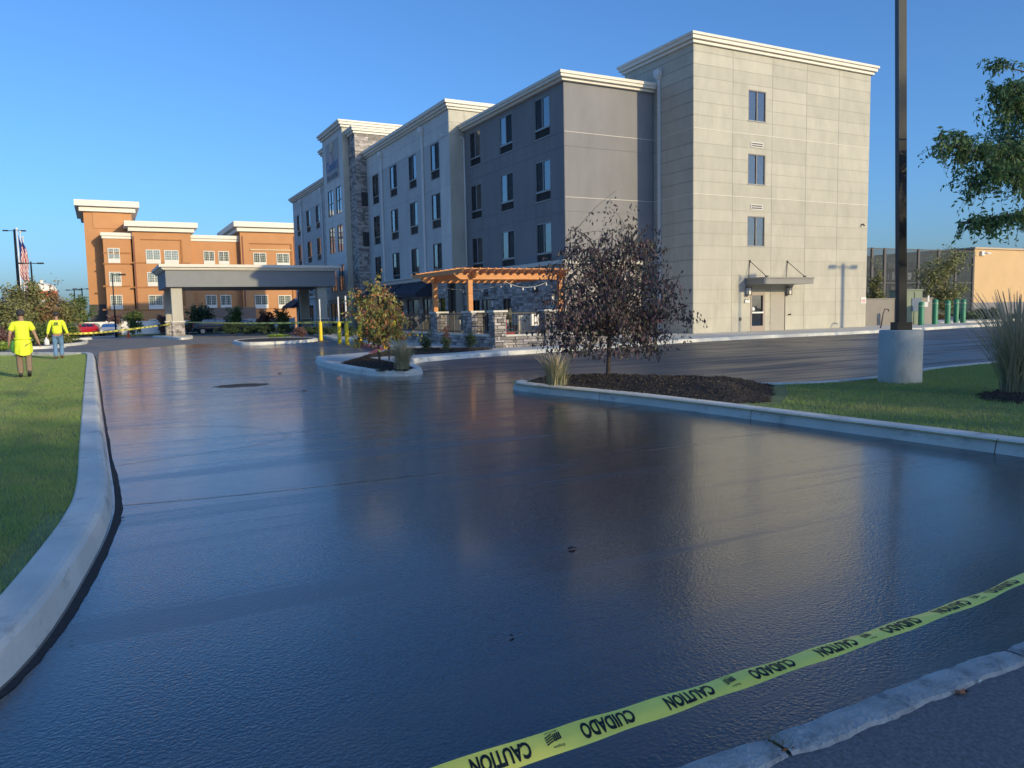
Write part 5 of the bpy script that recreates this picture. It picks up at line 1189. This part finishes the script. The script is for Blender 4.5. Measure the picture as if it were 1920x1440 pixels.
G3 = 'young trees before the ochre building'
ftree('young_tree', 'small green young tree in front of the white fence right of the cone', 250, 76, 572, 30, lf_green, .2, 900, 50, G3, trunk=.05, foot=0)
ftree('young_tree', 'small purplish tree over the white fence left of the young green tree', 218, 86, 588, 26, lf_plum, .25, 600, 51, G3, foot=0)
ftree('young_tree', 'small purplish tree over the white fence right of the young green tree', 308, 86, 590, 22, lf_plum, .25, 500, 52, G3, foot=0)
ftree('dark_tree', 'broad dark green tree right of the left canopy column', 378, 80, 567, 62, lf_dark, .28, 2800, 53, G3, foot=0)
ftree('young_tree', 'green young tree before the dusky service block', 440, 79, 571, 32, lf_green, .24, 1300, 54, G3, foot=0)
ftree('purple_tree', 'purple-leaved young tree right of the dusky service block', 498, 70, 577, 34, lf_plum, .22, 1500, 55, G3, foot=0)
ftree('young_tree', 'yellow-green young tree left of the grey hotel', 528, 72, 573, 28, lf_olive, .22, 1300, 56, G3, foot=0)
G4 = 'hedge shrubs behind the island in front of the canopy'
for k, (px, ds, yt, w_, mt, lb) in enumerate(((436, 60, 606, 46, lf_dark, 'dark hedge shrub in front of the navy people carrier'), (470, 60, 607, 44, lf_dark, 'dark hedge shrub left of the young purple tree'), (500, 59, 605, 40, lf_dark, 'dark hedge shrub below the young purple tree'), (535, 58, 603, 46, lf_dark, 'dark hedge shrub left of the grey hotel corner'),
                                              (519, 50, 627, 34, lf_bright, 'bright yellow-green low shrub on the island before the canopy'), (561, 50, 614, 22, lf_plum, 'small russet shrub at the right end of the canopy island'))):
    ftree('hedge_shrub', lb, px, ds, yt, w_, mt, .12, 1700, 60+k, G4, .02, 'shrub', .02)
for k, (px, ds, yt, w_) in enumerate(((585, 54, 612, 40), (618, 51, 611, 44), (655, 47, 612, 44), (690, 44, 612, 40))):
    ftree('clipped_hedge', ['dark clipped hedge section left of the first yellow bollard', 'dark clipped hedge section right of the first yellow bollard', 'dark clipped hedge section behind the autumn tree, left part', 'dark clipped hedge section behind the autumn tree, right part'][k], px, ds, yt, w_, lf_dark, .10, 2400, 70+k, 'dark hedge before the hotel entrance', .02, 'hedge', .02)
# rounded evergreen shrubs by the low stone wall
def shrub(px, py, dia, h, mat, label, n=1700, ls=.045, name='evergreen_shrub'):
    x, y, _ = gp(px, py, .18); tree(name, label, (x, y, .17), h, dia/2, dia/2, .05, mat, ls, n, int(px), .015, .1, 'shrubs in the mulch along the patio wall', 22, .2, jit=.3, cat='shrub')
shrub(801, 658.5, .5, .62, lf_dark, 'rounded dark evergreen shrub before the wall left of the front pergola pillar'); shrub(881, 655, .5, .62, lf_dark, 'rounded dark evergreen shrub before the wall right of the front pergola pillar')
shrub(837, 657.5, .36, .5, lf_olive, 'thin olive-green shrub between the two rounded evergreens', 600); shrub(838, 655, .24, .95, lf_plum, 'slender purplish seedling behind the thin olive shrub', 160)
# right middle distance
G5 = 'trees before the screened fence'
ftree('silver_green_tree', 'large grey-green tree in front of the screened fence', 1772, 62, 466, 100, lf_olive, .22, 5600, 80, G5, foot=0, trunk=.1)
ftree('silver_green_tree', 'grey-green tree peeping past the right corner of the light end block', 1640, 62, 500, 34, lf_olive, .2, 1800, 81, G5, foot=0)
for k, (px, ds, yt, w_, mt, lb) in enumerate(((1852, 58, 576, 62, lf_dark, 'dark green shrub below the tan building'), (1822, 58, 584, 40, lf_green, 'green shrub right of the green bollards'), (1800, 60, 582, 34, lf_dark, 'dark low shrub behind the green bollards'), (1762, 60, 590, 30, lf_russet, 'low russet plant between the green bollards'), (1915, 20, 500, 40, lf_plum, 'reddish leafy twig entering at the right edge below the locust tree'), (1893, 60, 590, 50, lf_olive, 'pale shrub behind the tall grass clump'))):
    if px == 1915: continue
    ftree('garden_shrub', lb, px, ds, yt, w_, mt, .15, 1500, 90+k, 'shrubs along the far right edge', .02, 'shrub', .02, foot=0)
def clump(label, x, y, z, h, n, spread, cols, seed, wd=.005):
    rs = np.random.RandomState(seed); vs = []; fs = []
    for i in range(n):
        a = rs.rand()*6.283; r0 = rs.rand()**.5*.16; L_ = h*(.45+.6*rs.rand()); out = spread*L_*(.1+.9*rs.rand()**1.3); dv = np.array([math.cos(a), math.sin(a), 0]); b = np.array([rs.randn()*.06, rs.randn()*.06, 0])+dv*r0*.4
        side = np.array([-dv[1], dv[0], 0])*wd*(.6+.8*rs.rand()); K = 5; o = len(vs); bend = rs.rand()*.5
        for k in range(K+1):
            t_ = k/K; p = b+dv*out*(t_**1.6)+np.array([0, 0, L_*(t_-bend*.45*t_**3)]); w_ = side*(1-t_*.85); vs += [p-w_, p+w_]
        for k in range(K): q = o+2*k; fs += [q, q+1, q+3, q, q+3, q+2]
    t = thing('ornamental_grass', label, 'grass clump', (x, y, z), 'ornamental grass clumps'); part(rawmesh('grass_leaves', np.array(vs), fs, leafM(cols[0], cols[1], .7, .2)), 'grass_leaves', None, t)
    vs = []; fs = []
    for i in range(n//6):
        a = rs.rand()*6.283; L_ = h*(.75+.35*rs.rand()); out = spread*.75*L_*rs.rand(); dv = np.array([math.cos(a), math.sin(a), 0]); K = 6; o = len(vs); wd2 = wd*.5
        side = np.array([-dv[1], dv[0], 0])
        for k in range(K+1):
            t_ = k/K; p = dv*out*(t_**1.5)+np.array([0, 0, L_*t_*(1-.08*t_)]); w_ = side*(wd2 if t_ < .75 else wd*2.2*(1.1-t_)*3); vs += [p-w_, p+w_]
        for k in range(K): q = o+2*k; fs += [q, q+1, q+3, q, q+3, q+2]
    part(rawmesh('seed_heads', np.array(vs), fs, leafM('seed_straw', [(.5, .42, .3), (.6, .5, .36)], .8, .2)), 'seed_heads', None, t)
straw = ('straw_grass', [(.55, .47, .3), (.42, .38, .22), (.3, .3, .15), (.62, .54, .36)]); grn = ('blue_green_grass', [(.2, .25, .15), (.32, .32, .2), (.5, .45, .3), (.22, .26, .15)])
x, y, _ = gp(755, 691, .18); clump('dry straw-coloured grass clump right of the autumn tree', x, y, .17, .72, 520, .95, straw, 1, .006)
x, y, _ = gp(1042, 716, .25); clump('green and straw grass clump left of the purple tree on the island nose', x, y, .2, .55, 480, 1.0, grn, 2, .006)
x, y, _ = gp(1905, 742, .14); clump('large feathery grass clump at the right edge of the right lawn', x, y, .13, 1.5, 900, .85, grn, 3, .0055)
mound([(x-.9, y-.6), (x-.3, y-.9), (x+1.2, y-1.1), (x+1.9, y), (x+1.2, y+.5), (x-.3, y+.45), (x-.8, y+.1)], .13, .06, .3, .1, inset=.02)

# ================================================================== PEOPLE
m_skin = M('skin', (.36, .21, .15), .6, .08, 8); m_hiv = M('hi_vis_yellow', (.72, .84, .04), .75, .06, 14, .004, 9); m_khaki = M('khaki_cloth', (.23, .17, .12), .85, .15, 14, .004, 12)
m_jean = M('denim', (.13, .25, .42), .85, .2, 16, .004, 12); m_boot = M('dark_boot', (.04, .04, .045), .7, .1); m_bootb = M('tan_boot', (.2, .1, .07), .7, .1); m_cap_ = M('dark_cap', (.03, .032, .04), .8, .1); m_hair = M('dark_hair', (.03, .022, .018), .8, .1)
def skin(name, V, Ed, Rd, mats, parent, sub=2, world=False):
    me = bpy.data.meshes.new('s'); me.from_pydata(V, Ed, []); ob = bpy.data.objects.new('s', me); C.objects.link(ob)
    md = ob.modifiers.new('s', 'SKIN'); md.use_smooth_shade = True; md.branch_smoothing = .6; ss = ob.modifiers.new('u', 'SUBSURF'); ss.levels = ss.render_levels = sub
    sv = me.skin_vertices[0].data
    for i, r_ in enumerate(Rd): sv[i].radius = r_ if isinstance(r_, tuple) else (r_, r_)
    sv[0].use_root = True
    dg = bpy.context.evaluated_depsgraph_get(); m2 = bpy.data.meshes.new_from_object(ob.evaluated_get(dg)); bpy.data.objects.remove(ob)
    m2.materials.clear(); m2.materials.append(mats); m2.name = name
    for p in m2.polygons: p.use_smooth = True
    return link(name, m2, parent)
def person(label, loc, rz, sc_, stride, long_sleeve, arms, pants, boot, lean=.03):
    t = thing('person', label, 'person', loc, None, rz); t.scale = (sc_,)*3
    hipz = .93; L = {}
    def leg(s, fwd, knee, lift):
        hp = np.array([s*.09, 0, .88]); k = np.array([s*.10, knee, .49]); a = np.array([s*.095, fwd, .09+lift]); return hp, k, a
    lh, lk, la = leg(-1, *stride[0]); rh, rk, ra = leg(1, *stride[1])
    sh = 1.42; V = [(0, 0, .96), (0, .01, 1.12), (0, .02+lean*.5, 1.28), (0, .02+lean, 1.42), (0, .02+lean, 1.50), (0, .03+lean, 1.585), (0, .04+lean, 1.66), (0, .035+lean, 1.72)]
    Rd = [(.16, .11), (.145, .10), (.165, .11), (.10, .085), .055, (.072, .085), (.076, .092), (.055, .07)]
    Ed = [(i, i+1) for i in range(7)]
    def chain(start, pts, rads):
        p = start
        for q, r_ in zip(pts, rads): V.append(tuple(q)); Rd.append(r_); Ed.append((p, len(V)-1)); p = len(V)-1
        return p
    for s, (el, wr) in zip((-1, 1), arms):
        shp = np.array([s*.185, .02+lean, sh-.01]); hd = wr+(wr-el)/np.linalg.norm(wr-el)*.08
        chain(3, [shp, (shp+el)/2, el, (el+wr)/2, wr, hd], [.062, .05, .042, .04, .028, (.036, .02)])
    for (hp, k, a) in ((lh, lk, la), (rh, rk, ra)):
        toe = a+np.array([0, .16, -.045]); chain(0, [hp, (hp+k)/2, k, (k+a)/2, a, toe], [.095, .082, .06, .056, .042, (.045, .03)])
    b = skin('body', V, Ed, Rd, m_skin, t)
    # fingers, ears, nose, brows joined on as fine detail of the same figure
    mb = MB()
    for s, (el, wr) in zip((-1, 1), arms):
        d = (wr-el)/np.linalg.norm(wr-el); hd = wr+d*.085
        for k in range(4):
            o_ = np.array([0, (k-1.5)*.019, 0]); ln = (.062, .072, .068, .055)[k]; p0 = hd+o_; p1 = p0+d*ln*.55; p2 = p1+d*ln*.45+np.array([-s*.02, .004, 0]); mb.tube([p0-d*.02, p1, p2], [.009, .0085, .006], 6)
        p0 = wr+d*.03+np.array([0, .03, 0]); mb.tube([p0, p0+d*.03+np.array([-s*.01, .022, 0]), p0+d*.062+np.array([-s*.02, .024, 0])], [.011, .010, .007], 6)
    hc = np.array([0, .04+lean, 1.64])
    for s in (-1, 1): mb.ball(hc+np.array([s*.078, -.005, .0]), .012, .022, .033, 8, 6)
    mb.tube([hc+np.array([0, .088, .02]), hc+np.array([0, .112, -.012]), hc+np.array([0, .09, -.02])], [.009, .014, .008], 6)
    part(mb, 'hands_and_ears', m_skin, t)
    mb = MB()
    for s in (-1, 1): mb.ball(hc+np.array([s*.032, .082, .015]), .012, .008, .008, 8, 6)
    part(mb, 'eyes', m_white, t); mb = MB(); mb.box(-.025, .025, hc[1]+.083, hc[1]+.093, hc[2]-.05, hc[2]-.043); part(mb, 'mouth', M('lip', (.3, .12, .1), .6), t)
    mb = MB(); mb.lathe([(.082, -.03), (.088, .0), (.086, .04)], 14, (0, hc[1]-.018, hc[2]-.01), .98, 1.02); part(mb, 'hair', m_hair, t)
    mb = MB(); mb.lathe([(.093, .0), (.095, .04), (.088, .075), (.06, .105), (.001, .118)], 16, (0, hc[1]-.01, hc[2]+.012), 1, 1.12)
    mb.add([(x_*.078, hc[1]+.085+.075*(1-x_*x_), hc[2]+.022-.012*(1-x_*x_)) for x_ in np.linspace(-1, 1, 9)]+[(x_*.085, hc[1]+.07*(1-x_*x_)**.5*0+.08, hc[2]+.03) for x_ in np.linspace(-1, 1, 9)], [(i, i+1, 10+i, 9+i) for i in range(8)]); part(mb, 'cap', m_cap_, t)
    # shirt
    V = [(0, 0, .90), (0, .01, 1.10), (0, .02+lean*.5, 1.28), (0, .02+lean, 1.41), (0, .02+lean, 1.475)]; Rd = [(.195, .145), (.178, .13), (.20, .14), (.135, .105), (.075, .07)]; Ed = [(i, i+1) for i in range(4)]
    for s, (el, wr) in zip((-1, 1), arms):
        shp = np.array([s*.19, .02+lean, sh-.005]); pts = [shp, (shp+el)/2] + ([el, (el+wr)/2, wr-(wr-el)*.04] if long_sleeve else [shp*.22+el*.78]); rd = [.088, .074]+([.062, .054, .044] if long_sleeve else [.078]); chain(3, pts, rd)
    st_ = skin('shirt', V, Ed, Rd, m_hiv, t)
    # trousers
    V = [(0, 0, .97)]; Rd = [(.165, .125)]; Ed = []
    for (hp, k, a) in ((lh, lk, la), (rh, rk, ra)): chain(0, [hp+np.array([0, 0, -.03]), (hp+k)/2, k, (k+a)/2, a+np.array([0, 0, .0])], [.112, .10, .08, .08, .072])
    skin('trousers', V, Ed, Rd, pants, t)
    for (hp, k, a) in ((lh, lk, la), (rh, rk, ra)):
        tilt = -.6*(a[2]-.09)/.1; f = np.array([0, math.cos(tilt), math.sin(tilt)]); skin('boot', [tuple(a+np.array([0, -.01, .09])), tuple(a+np.array([0, -.01, -.01])), tuple(a-f*.05+np.array([0, 0, -.035])), tuple(a+f*.08+np.array([0, 0, -.04])), tuple(a+f*.17+np.array([0, 0, -.045]))], [(0, 1), (1, 2), (1, 3), (3, 4)], [.062, .058, .045, (.055, .045), (.048, .035)], boot, t)
    return t, st_
A_ = np.array
x, y, _ = gp(48, 708.5, .01)
rzp = .12
man, _s = person('nearer man in a short-sleeved yellow shirt and khaki trousers walking away on the lawn', (x, y, .01), rzp, .98, ((.03, .05, .0), (-.10, -.02, .05)), False, ((A_((-.27, .0, 1.15)), A_((-.30, .06, .93))), (A_((.27, -.0, 1.15)), A_((.34, -.04, .93)))), m_khaki, m_boot)
mb = MB(); n = 40; prof = [(1.0, .15), (.97, .185), (.88, .20), (.80, .20), (.74, .202), (.68, .20)]; vs = []
for zi, (z, r_) in enumerate(prof):
    for k in range(n):
        th = 2*math.pi*k/n; f = 1+.07*math.sin(th*7+zi*.4)*(zi/5); back = .5-.5*math.sin(th); zz = z-(.10*back if zi == 5 else 0)+(.12*(1-back) if zi > 3 else 0); vs.append((r_*f*math.cos(th)*1.0, r_*f*math.sin(th)*.82, zz))
mb.add(vs, [(i*n+k, i*n+(k+1) % n, (i+1)*n+(k+1) % n, (i+1)*n+k) for i in range(5) for k in range(n)], True); part(mb, 'tied_shirt', m_hiv, man)
mb = MB(); mb.lathe([(.182, .99), (.20, 1.0), (.20, 1.03), (.182, 1.045)], 24, (0, 0, 0), 1, .8); part(mb, 'shirt_knot_band', m_hiv, man)
mb = MB(); mb.tube([(-.2, 0, .98), (-.24, .02, .8), (-.22, .0, .66)], [.03, .045, .03], 8); part(mb, 'green_glove', M('green_glove', (.05, .22, .05), .8), man)
x, y, _ = gp(111, 674, .0)
man2, _s = person('further man in a long-sleeved yellow shirt and blue jeans walking away', (x, y, .005), -.02, 1.0, ((-.02, .03, .0), (.10, .12, .03)), True, ((A_((-.27, -.06, 1.15)), A_((-.31, -.06, .93))), (A_((.27, -.02, 1.15)), A_((.34, .02, .93)))), m_jean, m_bootb, .05)
mb = MB(); P = []
def yb(z, xx): return -.138+.02*abs(z-1.3)/.1+.3*xx*xx
for (x0, x1, z0, z1) in ((-.055, .055, 1.36, 1.378), (-.06, -.035, 1.30, 1.36), (-.055, .055, 1.295, 1.313), (.03, .055, 1.313, 1.335), (.0, .05, 1.33, 1.345)): mb.box(x0, x1, -.115, -.098, z0, z1)
mb.box(-.1, .1, -.118, -.105, 1.262, 1.272); part(mb, 'back_print', m_si, man2)

# ================================================================== TAPES
m_tape = M('tape_yellow', (.95, .88, .15), .38, .05, 6, .003, 5, spec=.55); m_tb = M('tape_ink', (.012, .013, .012), .5, .02)
def tape_frame(cl, z_of, tilt_of, wd):
    P = catmull([gp(px, py, z_of(px)) for px, py in cl], 8); out = []; arc = 0; pxs = []
    return P
TC = [(560, 1545), (700, 1500), (850, 1451), (1040, 1388), (1160, 1348), (1280, 1309), (1400, 1268), (1520, 1228), (1640, 1188), (1745, 1151), (1840, 1116), (1920, 1080), (2050, 1022), (2200, 958)]
def tz(px): return .22+.30*(px-700)/1400
TP = catmull([gp(a, b, tz(a)) for a, b in TC], 10); TN = len(TP); TP = np.array(TP)
def proj(p): d = np.array(p)-CAM; z = d@_F; return 960+FPX*(d@_R)/z, 720-FPX*(d@_U)/z
TPX = np.array([proj(p)[0] for p in TP]); tap = thing('caution_tape', 'yellow caution tape with black upside-down lettering stretched across the foreground', 'tape', tuple(map(float, TP[TN//2])))
def tframe(i):
    t = TP[min(i+1, TN-1)]-TP[max(i-1, 0)]; t = t/np.linalg.norm(t); v = TP[i]-CAM; v = v/np.linalg.norm(v); up = np.cross(t, v); up /= np.linalg.norm(up)
    if up[2] < 0: up = -up
    nrm = np.cross(t, up); nrm = nrm if nrm@v < 0 else -nrm
    a = math.radians(float(np.interp(TPX[i], [700, 1040, 1300, 1500, 1700, 1920, 2200], [22, 30, 48, 55, 60, 66, 70]))); a += .06*math.sin(i*.5)
    return t, up*math.cos(a)-nrm*math.sin(a), nrm*math.cos(a)+up*math.sin(a)
TF = [tframe(i) for i in range(TN)]; WD = .076
def tpt(s, t, off=0.):            # s: curve index (float); t: -1 lower edge .. 1 upper edge
    i = min(max(int(s), 0), TN-2); f = s-i; c = TP[i]*(1-f)+TP[i+1]*f; u = TF[i][1]*(1-f)+TF[i+1][1]*f; n_ = TF[i][2]*(1-f)+TF[i+1][2]*f
    fold = -.006*abs(t+.15)**1.3
    return c+u*(t*WD/2)+n_*(fold+off)
mb = MB(); K = 8; vs = [tpt(i, -1+2*k/K) for i in range(TN) for k in range(K+1)]; mb.add(vs, [(i*(K+1)+k, (i+1)*(K+1)+k, (i+1)*(K+1)+k+1, i*(K+1)+k+1) for i in range(TN-1) for k in range(K)], True)
part(mb, 'tape_band', m_tape, tap, True)
def t_text(body, pl, pr, t0=-.68, t1=.68, bold=.035, name='lettering'):
    v, f = text_geo(body, bold); W_, H_ = v[:, 0].max(), v[:, 1].max(); mb = MB(); sl, sr = np.interp([pl, pr], TPX, np.arange(TN))
    mb.add([tpt(sr-(sr-sl)*x_/W_, t1+(t0-t1)*y_/H_, .0012) for x_, y_ in v], f); part(mb, name, m_tb, tap, True)
for a, b in ((883, 995), (1249, 1336), (1533, 1602), (1755, 1812), (1945, 1990)): t_text('CAUTION', a, b)
for a, b in ((1090, 1188), (1408, 1486), (1656, 1720), (1853, 1902), (740, 840)): t_text('CUIDADO', a, b)
for a in (1040, 1371, 1627, 1832):
    k = {1040: 1, 1371: .72, 1627: .55, 1832: .42}[a]; ctr = float(np.interp(a, TPX, np.arange(TN))); w_ = float(np.interp(a+14*k, TPX, np.arange(TN)))-ctr
    mb = MB()
    for j in range(4):         # waving stripes of the printed flag
        t0 = -.28+j*.2; mb.add([tpt(ctr-w_, t0, .0012), tpt(ctr-w_*.1, t0+.22, .0012), tpt(ctr-w_*.1, t0+.33, .0012), tpt(ctr-w_, t0+.11, .0012)], [(0, 1, 2, 3)])
    mb.add([tpt(ctr-w_*.05, -.1, .0012), tpt(ctr+w_*.95, .0, .0012), tpt(ctr+w_*.95, .62, .0012), tpt(ctr-w_*.05, .5, .0012)], [(0, 1, 2, 3)])
    part(mb, 'flag_logo', m_tb, tap, True)
    mb = MB()
    for q in range(3):
        for r2 in range(3): c0, c1 = ctr+w_*(.12+q*.28), .08+r2*.16+q*.03; mb.add([tpt(c0-w_*.05, c1, .0018), tpt(c0, c1+.05, .0018), tpt(c0+w_*.05, c1, .0018), tpt(c0, c1-.05, .0018)], [(0, 1, 2, 3)])
    part(mb, 'flag_star', m_tape, tap, True); t_text('MADE IN USA', a-13*k, a+10*k, .68, .84, .005, 'small_print'); t_text('Empire', a-6*k, a+14*k, -.62, -.36, .01, 'small_print')
# distant caution tape across the far side of the drive
ft = thing('far_caution_tape', 'distant yellow caution tape strung across the drive behind the walkers', 'tape', (-24, 25, .9)); 
FT = [dp(-20, 46, 630), dp(70, 46, 628.5), dp(115, 46, 626), dp(172, 46, 624.5), dp(230, 52, 619), dp(315, 62, 608.5), dp(345, 69, 604.5), dp(480, 52, 606), dp(660, 44, 603.5)]
P = catmull(FT, 6); mb = MB(); hw = .05
mb.add([tuple(np.array(p)+np.array([0, 0, s])) for p in P for s in (-hw, hw)], [(2*i, 2*i+2, 2*i+3, 2*i+1) for i in range(len(P)-1)]); part(mb, 'tape_band', m_tape, ft, True)
mb = MB()
for i in range(0, len(P)-1):
    a, b = np.array(P[i]), np.array(P[i+1]); n = max(int(np.linalg.norm(b-a)/.9), 1)
    for k in range(n): p = a+(b-a)*(k+.2)/n; q = a+(b-a)*(k+.65)/n; nn = np.array([0, -.004, 0]); mb.add([p+nn-[0, 0, .022], q+nn-[0, 0, .022], q+nn+[0, 0, .022], p+nn+[0, 0, .022]], [(0, 1, 2, 3)])
part(mb, 'print', m_tb, ft, True)

# ================================================================== SMALL THINGS
x, y, _ = gp(88, 647, .14); t = thing('white_jug', 'white plastic jug standing on the far kerb bed between the walkers', 'jug', (x, y, .14)); mb = MB(); mb.lathe([(.001, 0), (.12, 0), (.13, .05), (.13, .25), (.06, .36), (.04, .38), (.04, .42), (.001, .42)], 12); part(mb, 'jug_body', m_white, t)
x, y, _ = gp(455, 722, .01); t = thing('storm_drain', 'dark sunken storm drain with crumbled edges in the wet drive', 'drain', (x, y, .005))
mb = MB(); K = 26; mb.add([(0, 0, .001)]+[((.55+R.uniform(-.09, .09))*math.cos(a), (.42+R.uniform(-.08, .08))*math.sin(a), .001) for a in np.linspace(0, 6.283, K+1)[:-1]], [(0, i+1, (i+1) % K+1) for i in range(K)]); part(mb, 'crumbled_edge', m_edge, t)
mb = MB(); mb.box(-.33, .33, -.25, .25, .001, .003); part(mb, 'pit', m_void, t)
for i in range(8): mb = MB(); mb.box(-.31+i*.083, -.28+i*.083, -.24, .24, .003, .006); part(mb, 'bar', m_edge, t)
def flake(px, py, mat, label, s, name='fallen_leaf', z=.012, cat='leaf', k=7):
    x, y, _ = gp(px, py, z); mb = MB(); vs = [(0, 0, .25*s)]+[(s*(.5+.5*R.random())*math.cos(a), s*.6*(.5+.5*R.random())*math.sin(a), s*R.uniform(-.1, .35)) for a in np.linspace(0, 6.283, k+1)[:-1]]; mb.add(vs, [(0, i+1, (i+1) % k+1) for i in range(k)]); o = link(name, mb.mesh(name, mat), None, (x, y, z)); tag(o, label, cat)
m_lfb = M('dead_leaf', (.03, .022, .018), .7, .2); m_lfo = M('orange_leaf', (.35, .13, .05), .7, .2)
flake(1073, 1028, m_lfb, 'small black leaf lying alone on the wet asphalt near the middle', .045)
flake(960, 1192, m_lfb, 'tiny dark speck of debris on the asphalt left of the tape', .022, 'debris', cat='debris'); flake(1800, 1298, m_lfo, 'orange-brown leaf on the street below the concrete strip', .03); flake(1812, 1296, m_lfb, 'brown leaf scrap beside the orange leaf', .02)
flake(1470, 1407, m_lfo, 'reddish leaf litter beside the joint in the concrete strip', .022); flake(1488, 1402, M('rust_leaf', (.16, .06, .04), .8, .2), 'rusty leaf scrap right of the strip joint', .018)
flake(229, 971, m_lfb, 'small dark stone near the left kerb bend', .02, 'pebble', cat='pebble'); flake(133, 1204, m_lfb, 'dark crumb on the asphalt by the left kerb', .014, 'pebble', cat='pebble')
flake(571, 733, m_lfb, 'dark scrap on the drive right of the drain', .07, 'debris', cat='debris'); flake(525, 700, m_lfb, 'dark scrap beyond the drain', .07, 'debris', cat='debris'); flake(636, 709, m_lfo, 'orange leaf on the drive before the pavement tip', .06)
x, y, _ = gp(1835, 1279.5, .012); mb = MB(); mb.tube([(0, 0, 0), (.02, .006, 0)], .004, 8); tag(link('cigarette_end', mb.mesh('cigarette_end', m_white), None, (x, y, .013)), 'white cigarette end on the street beside the concrete strip', 'litter')
x, y, _ = gp(1455, 1392, .02); rs = np.random.RandomState(4); vs = []; fs = []
for i in range(90):
    a = rs.rand()*6.28; L_ = .02+.055*rs.rand(); dv = np.array([math.cos(a), math.sin(a), 0]); b = np.array([rs.randn()*.012, rs.randn()*.02, 0]); sd_ = np.array([-dv[1], dv[0], 0])*.0011; o_ = len(vs); vs += [b-sd_, b+sd_, b+dv*L_*.8+np.array([0, 0, L_*rs.rand()])]; fs += [o_, o_+1, o_+2]
tag(link('weed_tuft', rawmesh('weed_tuft', np.array(vs), fs, leafM('weed_straw', [(.25, .22, .12), (.15, .16, .07), (.3, .26, .16)], .8, .1)), None, (x, y, .01)), 'dry weed tuft growing from the joint in the concrete strip', 'weed')
